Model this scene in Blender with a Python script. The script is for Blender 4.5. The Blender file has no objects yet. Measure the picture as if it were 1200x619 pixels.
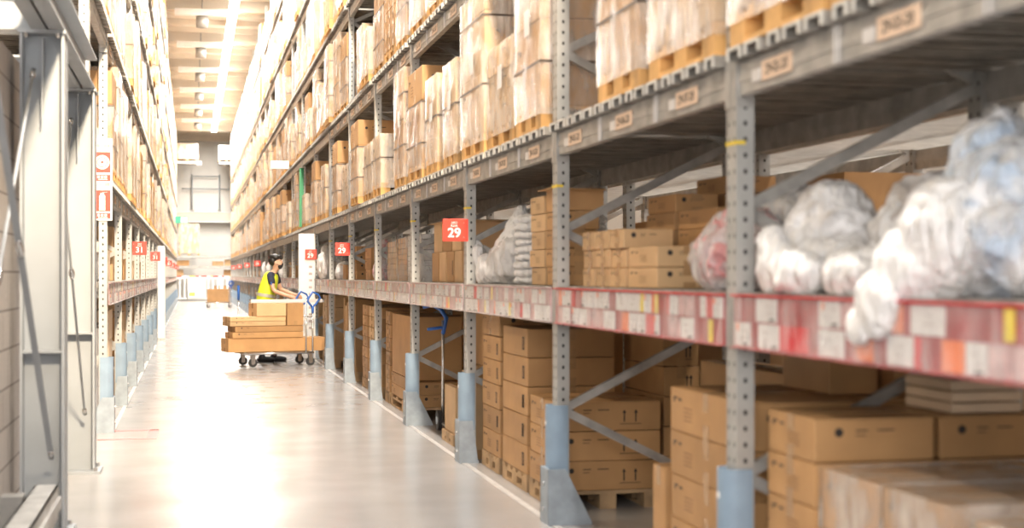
import bpy, bmesh, math, random
from mathutils import Vector, Matrix, noise
R = random.Random(7)
SC = bpy.context.scene
COL = SC.collection
PI = math.pi
H_CAM = 1.385
YAW = math.atan(376 / 1667)

# ------------------------------------------------------------------ materials
MATS = {}
def nm(name):
    m = bpy.data.materials.new(name); m.use_nodes = True
    nt = m.node_tree; nt.nodes.clear()
    out = nt.nodes.new('ShaderNodeOutputMaterial')
    MATS[name] = m
    return m, nt, out
def N(nt, t, **kw):
    n = nt.nodes.new(t)
    for k, v in kw.items():
        if k in n.inputs.keys() if isinstance(k, str) else False: n.inputs[k].default_value = v
        else: setattr(n, k, v)
    return n
def principled(nt, out, col, rough=.5, metal=0., spec=.5):
    b = nt.nodes.new('ShaderNodeBsdfPrincipled')
    b.inputs['Base Color'].default_value = (*col, 1); b.inputs['Roughness'].default_value = rough
    b.inputs['Metallic'].default_value = metal; b.inputs['Specular IOR Level'].default_value = spec
    nt.links.new(b.outputs[0], out.inputs[0]); return b
def mixc(nt, fac, a, b):
    m = nt.nodes.new('ShaderNodeMix'); m.data_type = 'RGBA'
    for i, v in ((0, fac), (6, a), (7, b)):
        if hasattr(v, 'links'): nt.links.new(v, m.inputs[i])
        elif i == 0: m.inputs[0].default_value = v
        else: m.inputs[i].default_value = (*v, 1)
    return m.outputs[2]
def noise_fac(nt, scale, coord='Object', detail=3, stretch=None, lo=.3, hi=.7):
    tc = nt.nodes.new('ShaderNodeTexCoord'); src = tc.outputs[coord]
    if stretch:
        mp = nt.nodes.new('ShaderNodeMapping'); mp.inputs['Scale'].default_value = stretch
        nt.links.new(src, mp.inputs[0]); src = mp.outputs[0]
    n = nt.nodes.new('ShaderNodeTexNoise'); n.inputs['Scale'].default_value = scale; n.inputs['Detail'].default_value = detail
    nt.links.new(src, n.inputs[0])
    r = nt.nodes.new('ShaderNodeMapRange'); r.inputs[1].default_value = lo; r.inputs[2].default_value = hi
    nt.links.new(n.outputs[0], r.inputs[0]); return r.outputs[0]
def bump(nt, b, h, strength=.2, dist=.01):
    bp = nt.nodes.new('ShaderNodeBump'); bp.inputs['Strength'].default_value = strength; bp.inputs['Distance'].default_value = dist
    nt.links.new(h, bp.inputs['Height']); nt.links.new(bp.outputs[0], b.inputs['Normal'])
def plain(name, col, rough=.5, metal=0., var=.12, scale=8, spec=.5, rnd=0.):
    m, nt, out = nm(name); b = principled(nt, out, col, rough, metal, spec)
    c2 = tuple(max(0, x * (1 - var * 1.6)) for x in col); c1 = tuple(min(1, x * (1 + var)) for x in col)
    o = mixc(nt, noise_fac(nt, scale), c2, c1)
    if rnd:
        oi = nt.nodes.new('ShaderNodeObjectInfo'); hs = nt.nodes.new('ShaderNodeHueSaturation')
        mr = nt.nodes.new('ShaderNodeMapRange'); mr.inputs[3].default_value = 1 - rnd; mr.inputs[4].default_value = 1 + rnd
        nt.links.new(oi.outputs['Random'], mr.inputs[0]); nt.links.new(mr.outputs[0], hs.inputs['Value'])
        nt.links.new(o, hs.inputs['Color']); o = hs.outputs[0]
    nt.links.new(o, b.inputs['Base Color']); return m, nt, b

plain('steel_dark', (.30, .29, .27), .5, .3, .15, 5)
plain('galvanised', (.42, .41, .39), .42, .35, .18, 9)
plain('white_zinc', (.62, .61, .58), .4, .2, .1, 9)
plain('deck_steel', (.40, .375, .34), .42, .4, .2, 7)
plain('column_paint', (.36, .385, .41), .5, .0, .05, 3)
plain('guard_blue', (.25, .34, .44), .45, 0, .08, 6)
plain('guard_plate', (.32, .37, .42), .5, .15, .12, 10)
plain('tape', (.47, .285, .14), .25, 0, .05, 20)
plain('ink', (.035, .028, .025), .6, 0, .05)
plain('print_brown', (.22, .12, .06), .7, 0, .1)
plain('white_card', (.72, .70, .69), .35, 0, .04, 6)
plain('white_paint', (.80, .80, .79), .4, 0, .03)
plain('peach_card', (.80, .60, .45), .4, 0, .05)
plain('rail_red', (.40, .085, .09), .3, 0, .12, 10)
plain('label_red', (.66, .03, .04), .3, 0, .05)
plain('label_orange', (.85, .22, .07), .3, 0, .05)
plain('label_yellow', (.85, .68, .10), .3, 0, .05)
plain('label_pink', (.62, .42, .42), .25, 0, .15, 20)
plain('label_grey', (.50, .43, .42), .25, 0, .2, 20)
plain('sign_red', (.85, .06, .035), .4, 0, .03)
plain('sign_white', (.9, .9, .88), .4, 0, .02)
plain('sign_teal', (.05, .45, .30), .4, 0, .02)
plain('green_paint', (.02, .28, .11), .4, 0, .05)
plain('yellow_mark', (.75, .55, .05), .5, 0, .05)
plain('pallet_wood', (.66, .37, .13), .7, 0, .25, 6, rnd=.12)
plain('old_wood', (.50, .33, .18), .75, 0, .25, 6, rnd=.12)
plain('strap_dark', (.10, .075, .06), .4)
plain('blue_plastic', (.02, .11, .42), .35, 0, .05)
plain('chrome', (.62, .62, .62), .22, .9, .05)
plain('rubber', (.03, .03, .032), .6, 0, .1)
plain('skin', (.62, .36, .24), .5, 0, .06)
plain('hair', (.012, .010, .009), .45, 0, .3, 60)
plain('vest_yellow', (.68, .80, .04), .6, 0, .08, 14)
plain('reflective', (.50, .50, .44), .3, .2, .05)
plain('navy_cloth', (.025, .032, .06), .8, 0, .2, 20)
plain('black_cloth', (.012, .012, .014), .7, 0, .2)
plain('red_tape', (.72, .10, .09), .4, 0, .1)
plain('light_line', (.50, .48, .46), .35, 0, .1)
plain('tan_board', (.62, .50, .38), .7, 0, .1, 3)
plain('dark_gear', (.02, .022, .025), .25, 0, .2)

def cardboard(name, base, gloss=.55):
    m, nt, out = nm(name); b = principled(nt, out, base, gloss, 0, .35)
    c1 = tuple(x * 1.08 for x in base); c2 = tuple(x * .86 for x in base)
    f = noise_fac(nt, 3.5, 'Object', 4); o = mixc(nt, f, c2, c1)
    f2 = noise_fac(nt, 1.0, 'Object', 2, (3, 3, 160), .35, .65)
    o = mixc(nt, f2, o, tuple(x * .95 for x in base)) if False else o
    oi = nt.nodes.new('ShaderNodeObjectInfo'); hs = nt.nodes.new('ShaderNodeHueSaturation')
    mr = nt.nodes.new('ShaderNodeMapRange'); mr.inputs[3].default_value = .86; mr.inputs[4].default_value = 1.14
    nt.links.new(oi.outputs['Random'], mr.inputs[0]); nt.links.new(mr.outputs[0], hs.inputs['Value'])
    nt.links.new(o, hs.inputs['Color']); nt.links.new(hs.outputs[0], b.inputs['Base Color'])
    bump(nt, b, f, .12, .01)
cardboard('cardboard', (.50, .285, .125))
cardboard('cardboard_light', (.62, .41, .22))
cardboard('cardboard_pale', (.72, .55, .38))

# perforated upright steel: dark punched holes in two columns, pattern in the part's own space
m, nt, out = nm('upright_steel'); b = principled(nt, out, (.43, .43, .41), .42, .35)
tc = nt.nodes.new('ShaderNodeTexCoord'); sp = nt.nodes.new('ShaderNodeSeparateXYZ'); nt.links.new(tc.outputs['Object'], sp.inputs[0])
def M_(op, a, bb=None, c=None):
    n = nt.nodes.new('ShaderNodeMath'); n.operation = op
    for i, v in enumerate((a, bb, c)):
        if v is None: continue
        if hasattr(v, 'links'): nt.links.new(v, n.inputs[i])
        else: n.inputs[i].default_value = v
    return n.outputs[0]
fz = M_('SUBTRACT', M_('FRACT', M_('DIVIDE', sp.outputs[2], .06)), .5)
dz = M_('MULTIPLY', fz, .06)
def hole(axis, off, r=.0075):
    d = M_('SUBTRACT', M_('ABSOLUTE', sp.outputs[axis]), off) if off else M_('SUBTRACT', sp.outputs[axis], 0.)
    rr = M_('SQRT', M_('ADD', M_('MULTIPLY', d, d), M_('MULTIPLY', M_('MULTIPLY', dz, dz), .55)))
    return M_('LESS_THAN', rr, r)
geo = nt.nodes.new('ShaderNodeNewGeometry'); sn = nt.nodes.new('ShaderNodeSeparateXYZ'); nt.links.new(tc.outputs['Normal'], sn.inputs[0])
onx = M_('GREATER_THAN', M_('ABSOLUTE', sn.outputs[0]), .7); ony = M_('GREATER_THAN', M_('ABSOLUTE', sn.outputs[1]), .7)
hx = M_('MULTIPLY', hole(1, .028), onx); hy = M_('MULTIPLY', hole(0, 0.), ony)
hh = M_('MAXIMUM', hx, hy)
f = noise_fac(nt, 6); c0 = mixc(nt, f, (.37, .37, .36), (.50, .50, .48))
nt.links.new(mixc(nt, hh, c0, (.03, .03, .03)), b.inputs['Base Color'])
MATS['upright_steel'] = m

# stretch film: partly clear, partly milky, glossy and wrinkled
def film(name, cover, tint=(.93, .90, .88), rough=.22, sc=7, bs=.6, bd=.03, lo=.3, hi=.75, spread=.35):
    m, nt, out = nm(name)
    b = nt.nodes.new('ShaderNodeBsdfPrincipled'); b.inputs['Base Color'].default_value = (*tint, 1)
    b.inputs['Roughness'].default_value = rough; b.inputs['Specular IOR Level'].default_value = .8
    tr = nt.nodes.new('ShaderNodeBsdfTransparent'); mx = nt.nodes.new('ShaderNodeMixShader')
    f = noise_fac(nt, sc, 'Object', 5, (1, 1, .45), lo, hi)
    r = nt.nodes.new('ShaderNodeMapRange'); r.inputs[3].default_value = max(0, cover - spread); r.inputs[4].default_value = min(1, cover + spread)
    nt.links.new(f, r.inputs[0]); nt.links.new(r.outputs[0], mx.inputs[0])
    nt.links.new(tr.outputs[0], mx.inputs[1]); nt.links.new(b.outputs[0], mx.inputs[2]); nt.links.new(mx.outputs[0], out.inputs[0])
    f2 = noise_fac(nt, sc * 3, 'Object', 4, (1, 1, .25), .2, .8)
    bump(nt, b, f2, bs, bd)
film('wrap_film', .34, (.95, .90, .84))
film('rail_film', .20, (.95, .93, .93), .12, 12, .5, .01, spread=.2)
film('bag_film', .80, (.93, .92, .92), .25, 9, .9, .05, spread=.25)
film('bag_thin', .45, (.93, .92, .92), .25, 9, .9, .05, spread=.35)
film('bag_white', .97, (.95, .94, .94), .35, 9, .9, .05, spread=.1)

def bagstuff(name, a, b_, sc=6):
    m, nt, out = nm(name); b = principled(nt, out, a, .35, 0, .6)
    f = noise_fac(nt, sc, 'Object', 5, None, .42, .58)
    nt.links.new(mixc(nt, f, a, b_), b.inputs['Base Color']); bump(nt, b, noise_fac(nt, sc * 2, 'Object', 5), .8, .05)
bagstuff('bag_blue', (.88, .89, .92), (.50, .60, .74), 5)
bagstuff('bag_grey', (.90, .89, .90), (.45, .42, .41), 5)
bagstuff('bag_pink', (.90, .80, .80), (.78, .36, .37), 11)
bagstuff('bag_dark', (.10, .10, .11), (.34, .33, .33), 9)

# polished concrete
m, nt, out = nm('concrete_floor'); b = principled(nt, out, (.5, .47, .44), .2, 0, .7)
f = noise_fac(nt, .9, 'Object', 6, None, .3, .7); f2 = noise_fac(nt, .25, 'Object', 3, (1, .2, 1), .35, .65)
c0 = mixc(nt, f, (.33, .315, .305), (.39, .375, .365)); c1 = mixc(nt, f2, c0, (.35, .335, .325)); nt.links.new(c1, b.inputs['Base Color'])
rr = nt.nodes.new('ShaderNodeMapRange'); rr.inputs[3].default_value = .17; rr.inputs[4].default_value = .25
nt.links.new(noise_fac(nt, 2.2, 'Object', 5), rr.inputs[0]); nt.links.new(rr.outputs[0], b.inputs['Roughness'])
# painted block wall
m, nt, out = nm('block_wall'); b = principled(nt, out, (.5, .47, .44), .8)
tc = nt.nodes.new('ShaderNodeTexCoord'); mp = nt.nodes.new('ShaderNodeMapping'); mp.inputs['Rotation'].default_value = (0, PI / 2, PI / 2)
sp = nt.nodes.new('ShaderNodeSeparateXYZ'); cb = nt.nodes.new('ShaderNodeCombineXYZ')
nt.links.new(tc.outputs['Object'], sp.inputs[0]); nt.links.new(sp.outputs[1], cb.inputs[0]); nt.links.new(sp.outputs[2], cb.inputs[1])
br = nt.nodes.new('ShaderNodeTexBrick'); br.inputs['Scale'].default_value = 1; br.inputs['Brick Width'].default_value = .4
br.inputs['Row Height'].default_value = .2; br.inputs['Mortar Size'].default_value = .006
br.inputs['Color1'].default_value = (.50, .46, .43, 1); br.inputs['Color2'].default_value = (.46, .42, .39, 1); br.inputs['Mortar'].default_value = (.22, .19, .17, 1)
nt.links.new(cb.outputs[0], br.inputs[0]); nt.links.new(br.outputs[0], b.inputs['Base Color']); bump(nt, b, noise_fac(nt, 40), .3, .01)
plain('ceiling_panel', (.78, .71, .61), .7, 0, .06, .6)
plain('ceiling_beam', (.72, .65, .55), .6, 0, .05, 1)
plain('wall_panel', (.78, .76, .72), .5, 0, .04, .6)
plain('hall_wall', (.30, .26, .22), .7, 0, .05, .6)
m, nt, out = nm('lamp_glow'); e = nt.nodes.new('ShaderNodeEmission'); e.inputs[0].default_value = (1, .95, .9, 1); e.inputs[1].default_value = 14
nt.links.new(e.outputs[0], out.inputs[0])

# ------------------------------------------------------------------ mesh helper
BOXF = [(0, 3, 2, 1), (4, 5, 6, 7), (0, 1, 5, 4), (1, 2, 6, 5), (2, 3, 7, 6), (3, 0, 4, 7)]
class MB:
    def __init__(s): s.v = []; s.f = []; s.m = []; s.sm = []; s.mats = []
    def mi(s, m):
        if m not in s.mats: s.mats.append(m)
        return s.mats.index(m)
    def add(s, vs, fs, m, mat=None, smooth=False):
        o = len(s.v); i = s.mi(m)
        s.v += [tuple(mat @ Vector(p)) if mat else tuple(p) for p in vs]
        for f in fs: s.f.append(tuple(o + k for k in f)); s.m.append(i); s.sm.append(smooth)
    def box(s, x0, x1, y0, y1, z0, z1, m, mat=None):
        s.add([(x0, y0, z0), (x1, y0, z0), (x1, y1, z0), (x0, y1, z0), (x0, y0, z1), (x1, y0, z1), (x1, y1, z1), (x0, y1, z1)], BOXF, m, mat)
    def cbox(s, x0, x1, y0, y1, z0, z1, m, c=.006, mat=None):   # chamfered box
        bm = bmesh.new(); bmesh.ops.create_cube(bm, size=1)
        for v in bm.verts: v.co = Vector(((x0 + x1) / 2 + v.co.x * (x1 - x0), (y0 + y1) / 2 + v.co.y * (y1 - y0), (z0 + z1) / 2 + v.co.z * (z1 - z0)))
        bmesh.ops.bevel(bm, geom=bm.edges[:], offset=c, segments=2, affect='EDGES', profile=.6)
        bm.verts.index_update(); s.add([v.co.copy() for v in bm.verts], [[v.index for v in f.verts] for f in bm.faces], m, mat, False); bm.free()
    def prism(s, poly, axis, a0, a1, m):  # poly in the other two axes
        n = len(poly)
        def P(p, a): return (a, p[0], p[1]) if axis == 'x' else (p[0], a, p[1]) if axis == 'y' else (p[0], p[1], a)
        vs = [P(p, a0) for p in poly] + [P(p, a1) for p in poly]
        fs = [tuple(range(n)), tuple(range(2 * n - 1, n - 1, -1))] + [(i, i + n, (i + 1) % n + n, (i + 1) % n) for i in range(n)]
        s.add(vs, fs, m)
    def tube(s, pts, r, m, n=8, closed=False, smooth=True):
        pts = [Vector(p) for p in pts]; rs = r if isinstance(r, (list, tuple)) else [r] * len(pts)
        vs = []; L = len(pts); up = None
        for i, p in enumerate(pts):
            a = pts[(i - 1) % L] if (i > 0 or closed) else p; b = pts[(i + 1) % L] if (i < L - 1 or closed) else p
            t = (b - a).normalized()
            if up is None: up = Vector((0, 0, 1)) if abs(t.z) < .9 else Vector((1, 0, 0))
            u = t.cross(up).normalized(); w = u.cross(t).normalized(); up = w
            for k in range(n):
                an = 2 * PI * k / n; vs.append(p + (u * math.cos(an) + w * math.sin(an)) * rs[i])
        fs = []
        for i in range(L if closed else L - 1):
            j = (i + 1) % L
            for k in range(n): fs.append((i * n + k, i * n + (k + 1) % n, j * n + (k + 1) % n, j * n + k))
        if not closed: fs += [tuple(range(n - 1, -1, -1)), tuple(range((L - 1) * n, L * n))]
        s.add(vs, fs, m, None, smooth)
    def bar(s, p, q, w, h, m):  # rectangular bar from p to q
        p = Vector(p); q = Vector(q); t = (q - p); L = t.length; t.normalize()
        up = Vector((0, 1, 0)) if abs(t.y) < .9 else Vector((1, 0, 0)); u = t.cross(up).normalized(); w_ = u.cross(t).normalized()
        mt = Matrix((( t.x, u.x, w_.x, p.x), (t.y, u.y, w_.y, p.y), (t.z, u.z, w_.z, p.z), (0, 0, 0, 1)))
        s.box(0, L, -w / 2, w / 2, -h / 2, h / 2, m, mt)
    def disc(s, c, r, axis, th, m, n=20):
        c = Vector(c); d = {'x': Vector((1, 0, 0)), 'y': Vector((0, 1, 0)), 'z': Vector((0, 0, 1))}[axis] * th / 2
        s.tube([c - d, c + d], r, m, n, smooth=False)
    def mesh(s, name):
        me = bpy.data.meshes.new(name); me.from_pydata(s.v, [], s.f)
        for mm in s.mats: me.materials.append(MATS[mm])
        me.polygons.foreach_set('material_index', s.m); me.polygons.foreach_set('use_smooth', s.sm); me.update(); return me
    def obj(s, name, parent=None, loc=(0, 0, 0), rz=0):
        return put(name, s.mesh(name), parent, loc, rz)
def put(name, me, parent=None, loc=(0, 0, 0), rz=0):
    o = bpy.data.objects.new(name, me); COL.objects.link(o); o.location = loc; o.rotation_euler = (0, 0, rz)
    if parent: o.parent = parent
    return o
def thing(name, label, cat, loc=(0, 0, 0), rz=0, group=None, mesh=None):
    o = put(name, mesh, None, loc, rz); tag(o, label, cat, group); return o
def tag(o, label, cat, group=None):
    o['label'] = label; o['category'] = cat
    if group: o['group'] = group
    return o
def struct(o): o['kind'] = 'structure'; return o
def dup(root, loc, rz=0, label=None, group=None):
    r = root.copy(); COL.objects.link(r); r.location = loc; r.rotation_euler = (0, 0, rz)
    if label: r['label'] = label
    if group: r['group'] = group
    for ch in list(root.children):
        c = ch.copy(); COL.objects.link(c); c.parent = r
        for g in ch.children:
            d = g.copy(); COL.objects.link(d); d.parent = c
    return r
TXT = {}
def text_geo(t, font_size=1.):
    if t not in TXT:
        cu = bpy.data.curves.new('t', 'FONT'); cu.body = t; cu.align_x = 'CENTER'; cu.align_y = 'CENTER'; cu.size = 1; cu.extrude = .004; cu.offset = .02 if len(t) < 3 else .004
        ob = bpy.data.objects.new('t', cu); COL.objects.link(ob)
        bpy.context.view_layer.update()
        me = bpy.data.meshes.new_from_object(ob.evaluated_get(bpy.context.evaluated_depsgraph_get()))
        TXT[t] = ([v.co.copy() for v in me.vertices], [tuple(p.vertices) for p in me.polygons])
        bpy.data.objects.remove(ob); bpy.data.curves.remove(cu); bpy.data.meshes.remove(me)
    return TXT[t]
def add_text(mb, t, center, size, face, m, sx=1.):
    vs, fs = text_geo(t); c = Vector(center)
    if face == '-y': X, Y, Z = Vector((1, 0, 0)), Vector((0, 0, 1)), Vector((0, -1, 0))
    elif face == '-x': X, Y, Z = Vector((0, -1, 0)), Vector((0, 0, 1)), Vector((-1, 0, 0))
    elif face == '+x': X, Y, Z = Vector((0, 1, 0)), Vector((0, 0, 1)), Vector((1, 0, 0))
    mb.add([c + X * v.x * size * sx + Y * v.y * size + Z * (v.z * size * .3 + .001) for v in vs], fs, m)

ORD = ['first', 'second', 'third', 'fourth', 'fifth', 'sixth', 'seventh', 'eighth', 'ninth', 'tenth', 'eleventh', 'twelfth', 'thirteenth', 'fourteenth', 'fifteenth',
       'sixteenth', 'seventeenth', 'eighteenth', 'nineteenth', 'twentieth', 'twenty-first', 'twenty-second', 'twenty-third', 'twenty-fourth', 'twenty-fifth', 'twenty-sixth', 'twenty-seventh', 'twenty-eighth']

# ------------------------------------------------------------------ room
b_ = MB(); b_.box(-8, 10, -3, 84, -.12, 0, 'concrete_floor'); struct(b_.obj('floor'))
HC = 9.25
b_ = MB(); b_.box(-8, 10, -3, 84, HC, HC + .1, 'ceiling_panel')
for i in range(60): b_.box(-8, 10, -2 + i * 1.42, -1.88 + i * 1.42, HC - .16, HC, 'ceiling_beam')
for i in range(15): b_.box(-8, 10, 1 + i * 5.7, 1.3 + i * 5.7, HC - .45, HC - .02, 'ceiling_beam')
struct(b_.obj('ceiling'))
b_ = MB(); b_.box(-8, 10, 82.06, 82.3, 0, HC, 'wall_panel')
x = -8
while x < 10: b_.box(x, x + .3, 82.0, 82.08, 0, HC, 'wall_panel'); x += .42
struct(b_.obj('wall_back'))
b_ = MB(); b_.box(9.8, 10, -3, 84, 0, HC, 'hall_wall'); struct(b_.obj('wall_right'))
b_ = MB(); b_.box(-8.2, -8, -3, 84, 0, HC, 'hall_wall'); struct(b_.obj('wall_left'))
b_ = MB(); b_.box(-1.13, -.93, 1.0, 10.15, 0, 2.56, 'block_wall'); struct(b_.obj('partition_block_wall'))
# floor marking lines at the foot of both racks
for x0, y0, y1 in ((1.94, -1, 76), (-.70, 13.0, 76)):
    b_ = MB(); b_.box(x0, x0 + .04, y0, y1, 0, .002, 'light_line')
    tag(b_.obj('floor_line'), 'thin pale line on the floor along the foot of the %s rack' % ('trolley-side' if x0 > 0 else 'column-side'), 'floor marking')
b_ = MB(); b_.box(-.95, -.28, 12.35, 12.42, 0, .002, 'red_tape'); b_.box(-.36, -.28, 12.42, 13.1, 0, .002, 'red_tape'); b_.box(-.95, -.28, 13.03, 13.1, 0, .002, 'red_tape')
tag(b_.obj('floor_tape'), 'faded red tape square on floor before the first column-side post guard', 'floor marking')

# ------------------------------------------------------------------ racks
P0, PB = 5.03, 2.66
def py(k): return P0 + PB * k
LV = [1.27, 2.17, 3.49, 4.81, 6.12, 7.43]      # beam tops
HT = 8.75
def upright_mesh(z0, z1):
    m = MB(); w = .05
    for y0, y1, x0, x1 in ((-w, w, -.035, -.032), (-w, -w + .003, -.032, .035), (w - .003, w, -.032, .035), (-w, -w + .02, .032, .035), (w - .02, w, .032, .035)):
        m.box(x0, x1, y0, y1, z0, z1, 'upright_steel')
    m.box(-.055, .055, -.07, .07, z0, z0 + .012, 'galvanised')
    return m
def brace_mesh(sx, depth, z0, z1):   # zigzag between front and rear upright, in the frame plane
    m = MB(); z = .63 - 2; pts = []
    k = 0; zz = -.40
    a, b = .04 * sx, (depth - .04) * sx
    pts = []
    zf = .63
    z = zf - .5; side = 1
    while z < z1: pts.append((b if side else a, z)); z += .5; side = 1 - side
    for (xa, za), (xb, zb) in zip(pts, pts[1:]):
        if za >= z0 and zb <= z1: m.bar((xa, 0, za), (xb, 0, zb), .045, .03, 'galvanised')
    return m
def tie(m, x, y, z0, z1): m.box(x - .004, x, y, y + .02, z0, z1, 'white_card')
def beam_mesh(sx, lo, L=PB - .1, num=None, front=True):
    m = MB(); t = .12 if not lo else .12
    m.box(-.022, .022, 0, L, -t, 0, 'galvanised'); m.box(-.027, -.022, 0, L, -t * .62, -t * .40, 'galvanised'); m.box(.022, .027, 0, L, -t * .62, -t * .40, 'galvanised')
    for y in (-.045, L - .005): m.box(-.035, .03, y, y + .05, -t - .04, .03, 'galvanised')
    if num:
        for y, s in num:
            m.box(-.031 if sx > 0 else .027, -.027 if sx > 0 else .031, y - .13, y + .13, -.095, -.025, 'peach_card')
            m.box(-.031 if sx > 0 else .027, -.027 if sx > 0 else .031, y + .145, y + .22, -.09, -.045, 'white_card')
            add_text(m, s, ((-.0315 if sx > 0 else .0315), y, -.062), .052, '-x' if sx > 0 else '+x', 'ink')
            for dy in (.38, .41): m.box(-.032 if sx > 0 else .027, -.027 if sx > 0 else .032, y + dy, y + dy + .008, -.12, 0, 'white_card')
    return m
def deck_mesh(sx, depth, L=PB - .1, over=.045, ends=True):
    m = MB(); n = 15; p = L / n
    x0, x1 = sorted((-over * sx, (depth + over) * sx))
    for i in range(n):
        y = i * p + .012; w = p - (.03 if i % 3 else .07)
        m.box(x0, x1, y, y + w, .044, .048, 'deck_steel'); m.box(x0, x1, y, y + .003, .002, .044, 'deck_steel'); m.box(x0, x1, y + w - .003, y + w, .002, .044, 'deck_steel')
        m.box(x0, x1, y, y + .03, .001, .004, 'deck_steel'); m.box(x0, x1, y + w - .03, y + w, .001, .004, 'deck_steel')
        m.box(x0 + .02, x1 - .02, y + w, y + p, .03, .034, 'deck_steel')
        xf = -over * sx
        if not ends: continue
        for yy, ww in ((y, .022), (y + w - .022, .022)): m.box(*sorted((xf, xf - .004 * sx)), yy, yy + ww, .002, .048, 'white_zinc')
        m.box(*sorted((xf, xf - .004 * sx)), y, y + w, .036, .048, 'white_zinc')
    return m
def rail_mesh(sx, k, L=PB - .1, redness=.3, seed=0):
    r = random.Random(100 + seed); m = MB(); s = -1 if sx > 0 else 1
    def slab(y0, y1, z0, z1, d, mt):
        x0, x1 = sorted((s * d, s * (d + .003))); m.box(x0, x1, y0, y1, z0, z1, mt)
    x0, x1 = sorted((0, s * .004)); m.box(x0, x1, 0, L, -.155, .042, 'rail_red' if redness > .2 else 'label_pink')
    x0, x1 = sorted((0, s * .022)); m.box(x0, x1, 0, L, .036, .042, 'label_red' if redness > .2 else 'label_pink'); m.box(x0, x1, 0, L, -.155, -.151, 'rail_red' if redness > .2 else 'label_grey')
    for z0, z1 in ((-.052, .032), (-.146, -.060)):
        y = .01
        while y < L - .05:
            w = r.choice((.07, .11, .16, .19)); w = min(w, L - .01 - y)
            q = r.random()
            if q < redness: mt = r.choice(('rail_red', 'rail_red', 'rail_red', 'label_red', 'label_orange')); w = min(w, r.choice((.04, .07, .12)))
            elif q > .97: mt = 'label_yellow'; w = min(w, .05)
            elif q > .80 - (.0 if redness > .2 else .1): mt = 'label_pink'
            else: mt = 'white_card'
            if mt != 'rail_red':
                slab(y, y + w - .006, z0, z1, .005, mt)
                if mt == 'white_card' and w > .06:
                    for q2 in range(2): 
                        a = y + w * r.uniform(.1, .5); slab(a, a + w * r.uniform(.1, .3), z0 + .03 + q2 * .025, z0 + .033 + q2 * .025, .0085, 'label_grey')
                    if r.random() < .5: slab(y + .02, y + .055, z0 + .006, z0 + .013, .0085, 'ink')
                    if r.random() < .35: slab(y + w * .7, y + w * .7 + .012, z1 - .03, z1 - .004, .0085, 'label_orange')
            y += w
    return m
def film_strip(sx, L=PB - .1):
    m = MB(); s = -1 if sx > 0 else 1; n = 24
    vs = []; 
    for i in range(n + 1):
        for z in (-.152, .034): vs.append((s * (.014 + .004 * math.sin(i * 2.3)), i * L / n, z))
    m.add(vs, [(2 * i, 2 * i + 1, 2 * i + 3, 2 * i + 2) for i in range(n)], 'rail_film'); return m

DEP = 1.08
def build_rack(name, label, Xf, sx, k0, k1, kfull0, rails=True, num=None, seed=0, green=None, near_y=27, levels=LV, k_upper0=None):
    root = thing(name, label, 'pallet rack', (Xf, py(k0), 0))
    oy = py(k0)
    um = upright_mesh(0, HT).mesh('upright'); bm = brace_mesh(sx, DEP, 0.05, HT).mesh('brace')
    for k in range(k0, k1 + 1):
        y = py(k) - oy
        put('upright', um, root, (.035 * sx, y, 0)); put('upright', um, root, ((DEP - .035) * sx, y, 0))
        put('brace', bm, root, (0, y, 0))
    dk = deck_mesh(sx, DEP).mesh('deck'); dk0 = deck_mesh(sx, DEP, over=-.002, ends=False).mesh('deck'); far_b, far_d = MB(), MB(); bc = dc = 0
    for k in range(k0, k1):
        y = py(k) - oy + .05
        for li, z in enumerate(levels):
            if py(k) < near_y and bc < 98:
                nn = [(.45 + .87 * j, '%s-%02d-%d0' % (num, 7 + 3 * k - j, li + 1)) for j in range(3)] if num and li in (1, 2) and py(k) < 24 else None
                beam_mesh(sx, li == 0, num=nn).obj('beam', root, (.03 * sx, y, z)); beam_mesh(sx, li == 0).obj('beam', root, ((DEP - .03) * sx, y, z)); bc += 2
                put('deck', dk if li else dk0, root, (0, y, z)); dc += 1
            else:
                for X in (.03 * sx, (DEP - .03) * sx): far_b.box(X - .022, X + .022, y, y + PB - .1, z - .12, z, 'galvanised')
                if dc < 98 and py(k) < 50: put('deck', dk if li else dk0, root, (0, y, z)); dc += 1
                else:
                    x0, x1 = sorted((-.03 * sx, (DEP + .03) * sx))
                    for i in range(8): far_d.box(x0, x1, y + i * .325 + .02, y + i * .325 + .29, z + .002, z + .045, 'deck_steel')
        if rails:
            rd = .60 if py(k) < 5 else (.30 if py(k) < 7.5 else .12)
            o = rail_mesh(sx, k, redness=rd, seed=k + seed).obj('label_rail', root, (-.005 * sx, y, LV[0]))
            if py(k) < 40: film_strip(sx).obj('clear_cover', o)
    if far_b.v: far_b.obj('beam', root)['kind'] = 'stuff'
    if far_d.v: far_d.obj('deck', root)['kind'] = 'stuff'
    return root
XR, XL = 1.98, -.72
K_END = 26
rackR = build_rack('pallet_rack', 'long galvanised pallet rack on the side of the aisle where the trolley stands', XR, 1, -2, K_END, 0, num='29')
rackL = build_rack('pallet_rack', 'long galvanised pallet rack starting behind the two grey steel columns', XL, -1, 3, K_END, 0, num='31', seed=50)
# the frame at the near end of rack 31 stands behind the steel column
y2 = 10.74
b_ = upright_mesh(0, HT)
root = thing('rack_end_frame', 'end frame and upper beams standing directly behind the second steel column', 'rack frame', (XL, y2, 0))
put('upright', b_.mesh('upright'), root, (-.035, 0, 0)); put('upright', b_.mesh('upright'), root, (-DEP + .035, 0, 0))
brace_mesh(-1, DEP, 2.9, HT).obj('brace', root)
for z in LV[2:]:
    beam_mesh(-1, 0, 2.12).obj('beam', root, (-.03, .06, z)); beam_mesh(-1, 0, 2.12).obj('beam', root, (-DEP + .03, .06, z)); deck_mesh(-1, DEP, 2.12).obj('deck', root, (0, .06, z))
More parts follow.
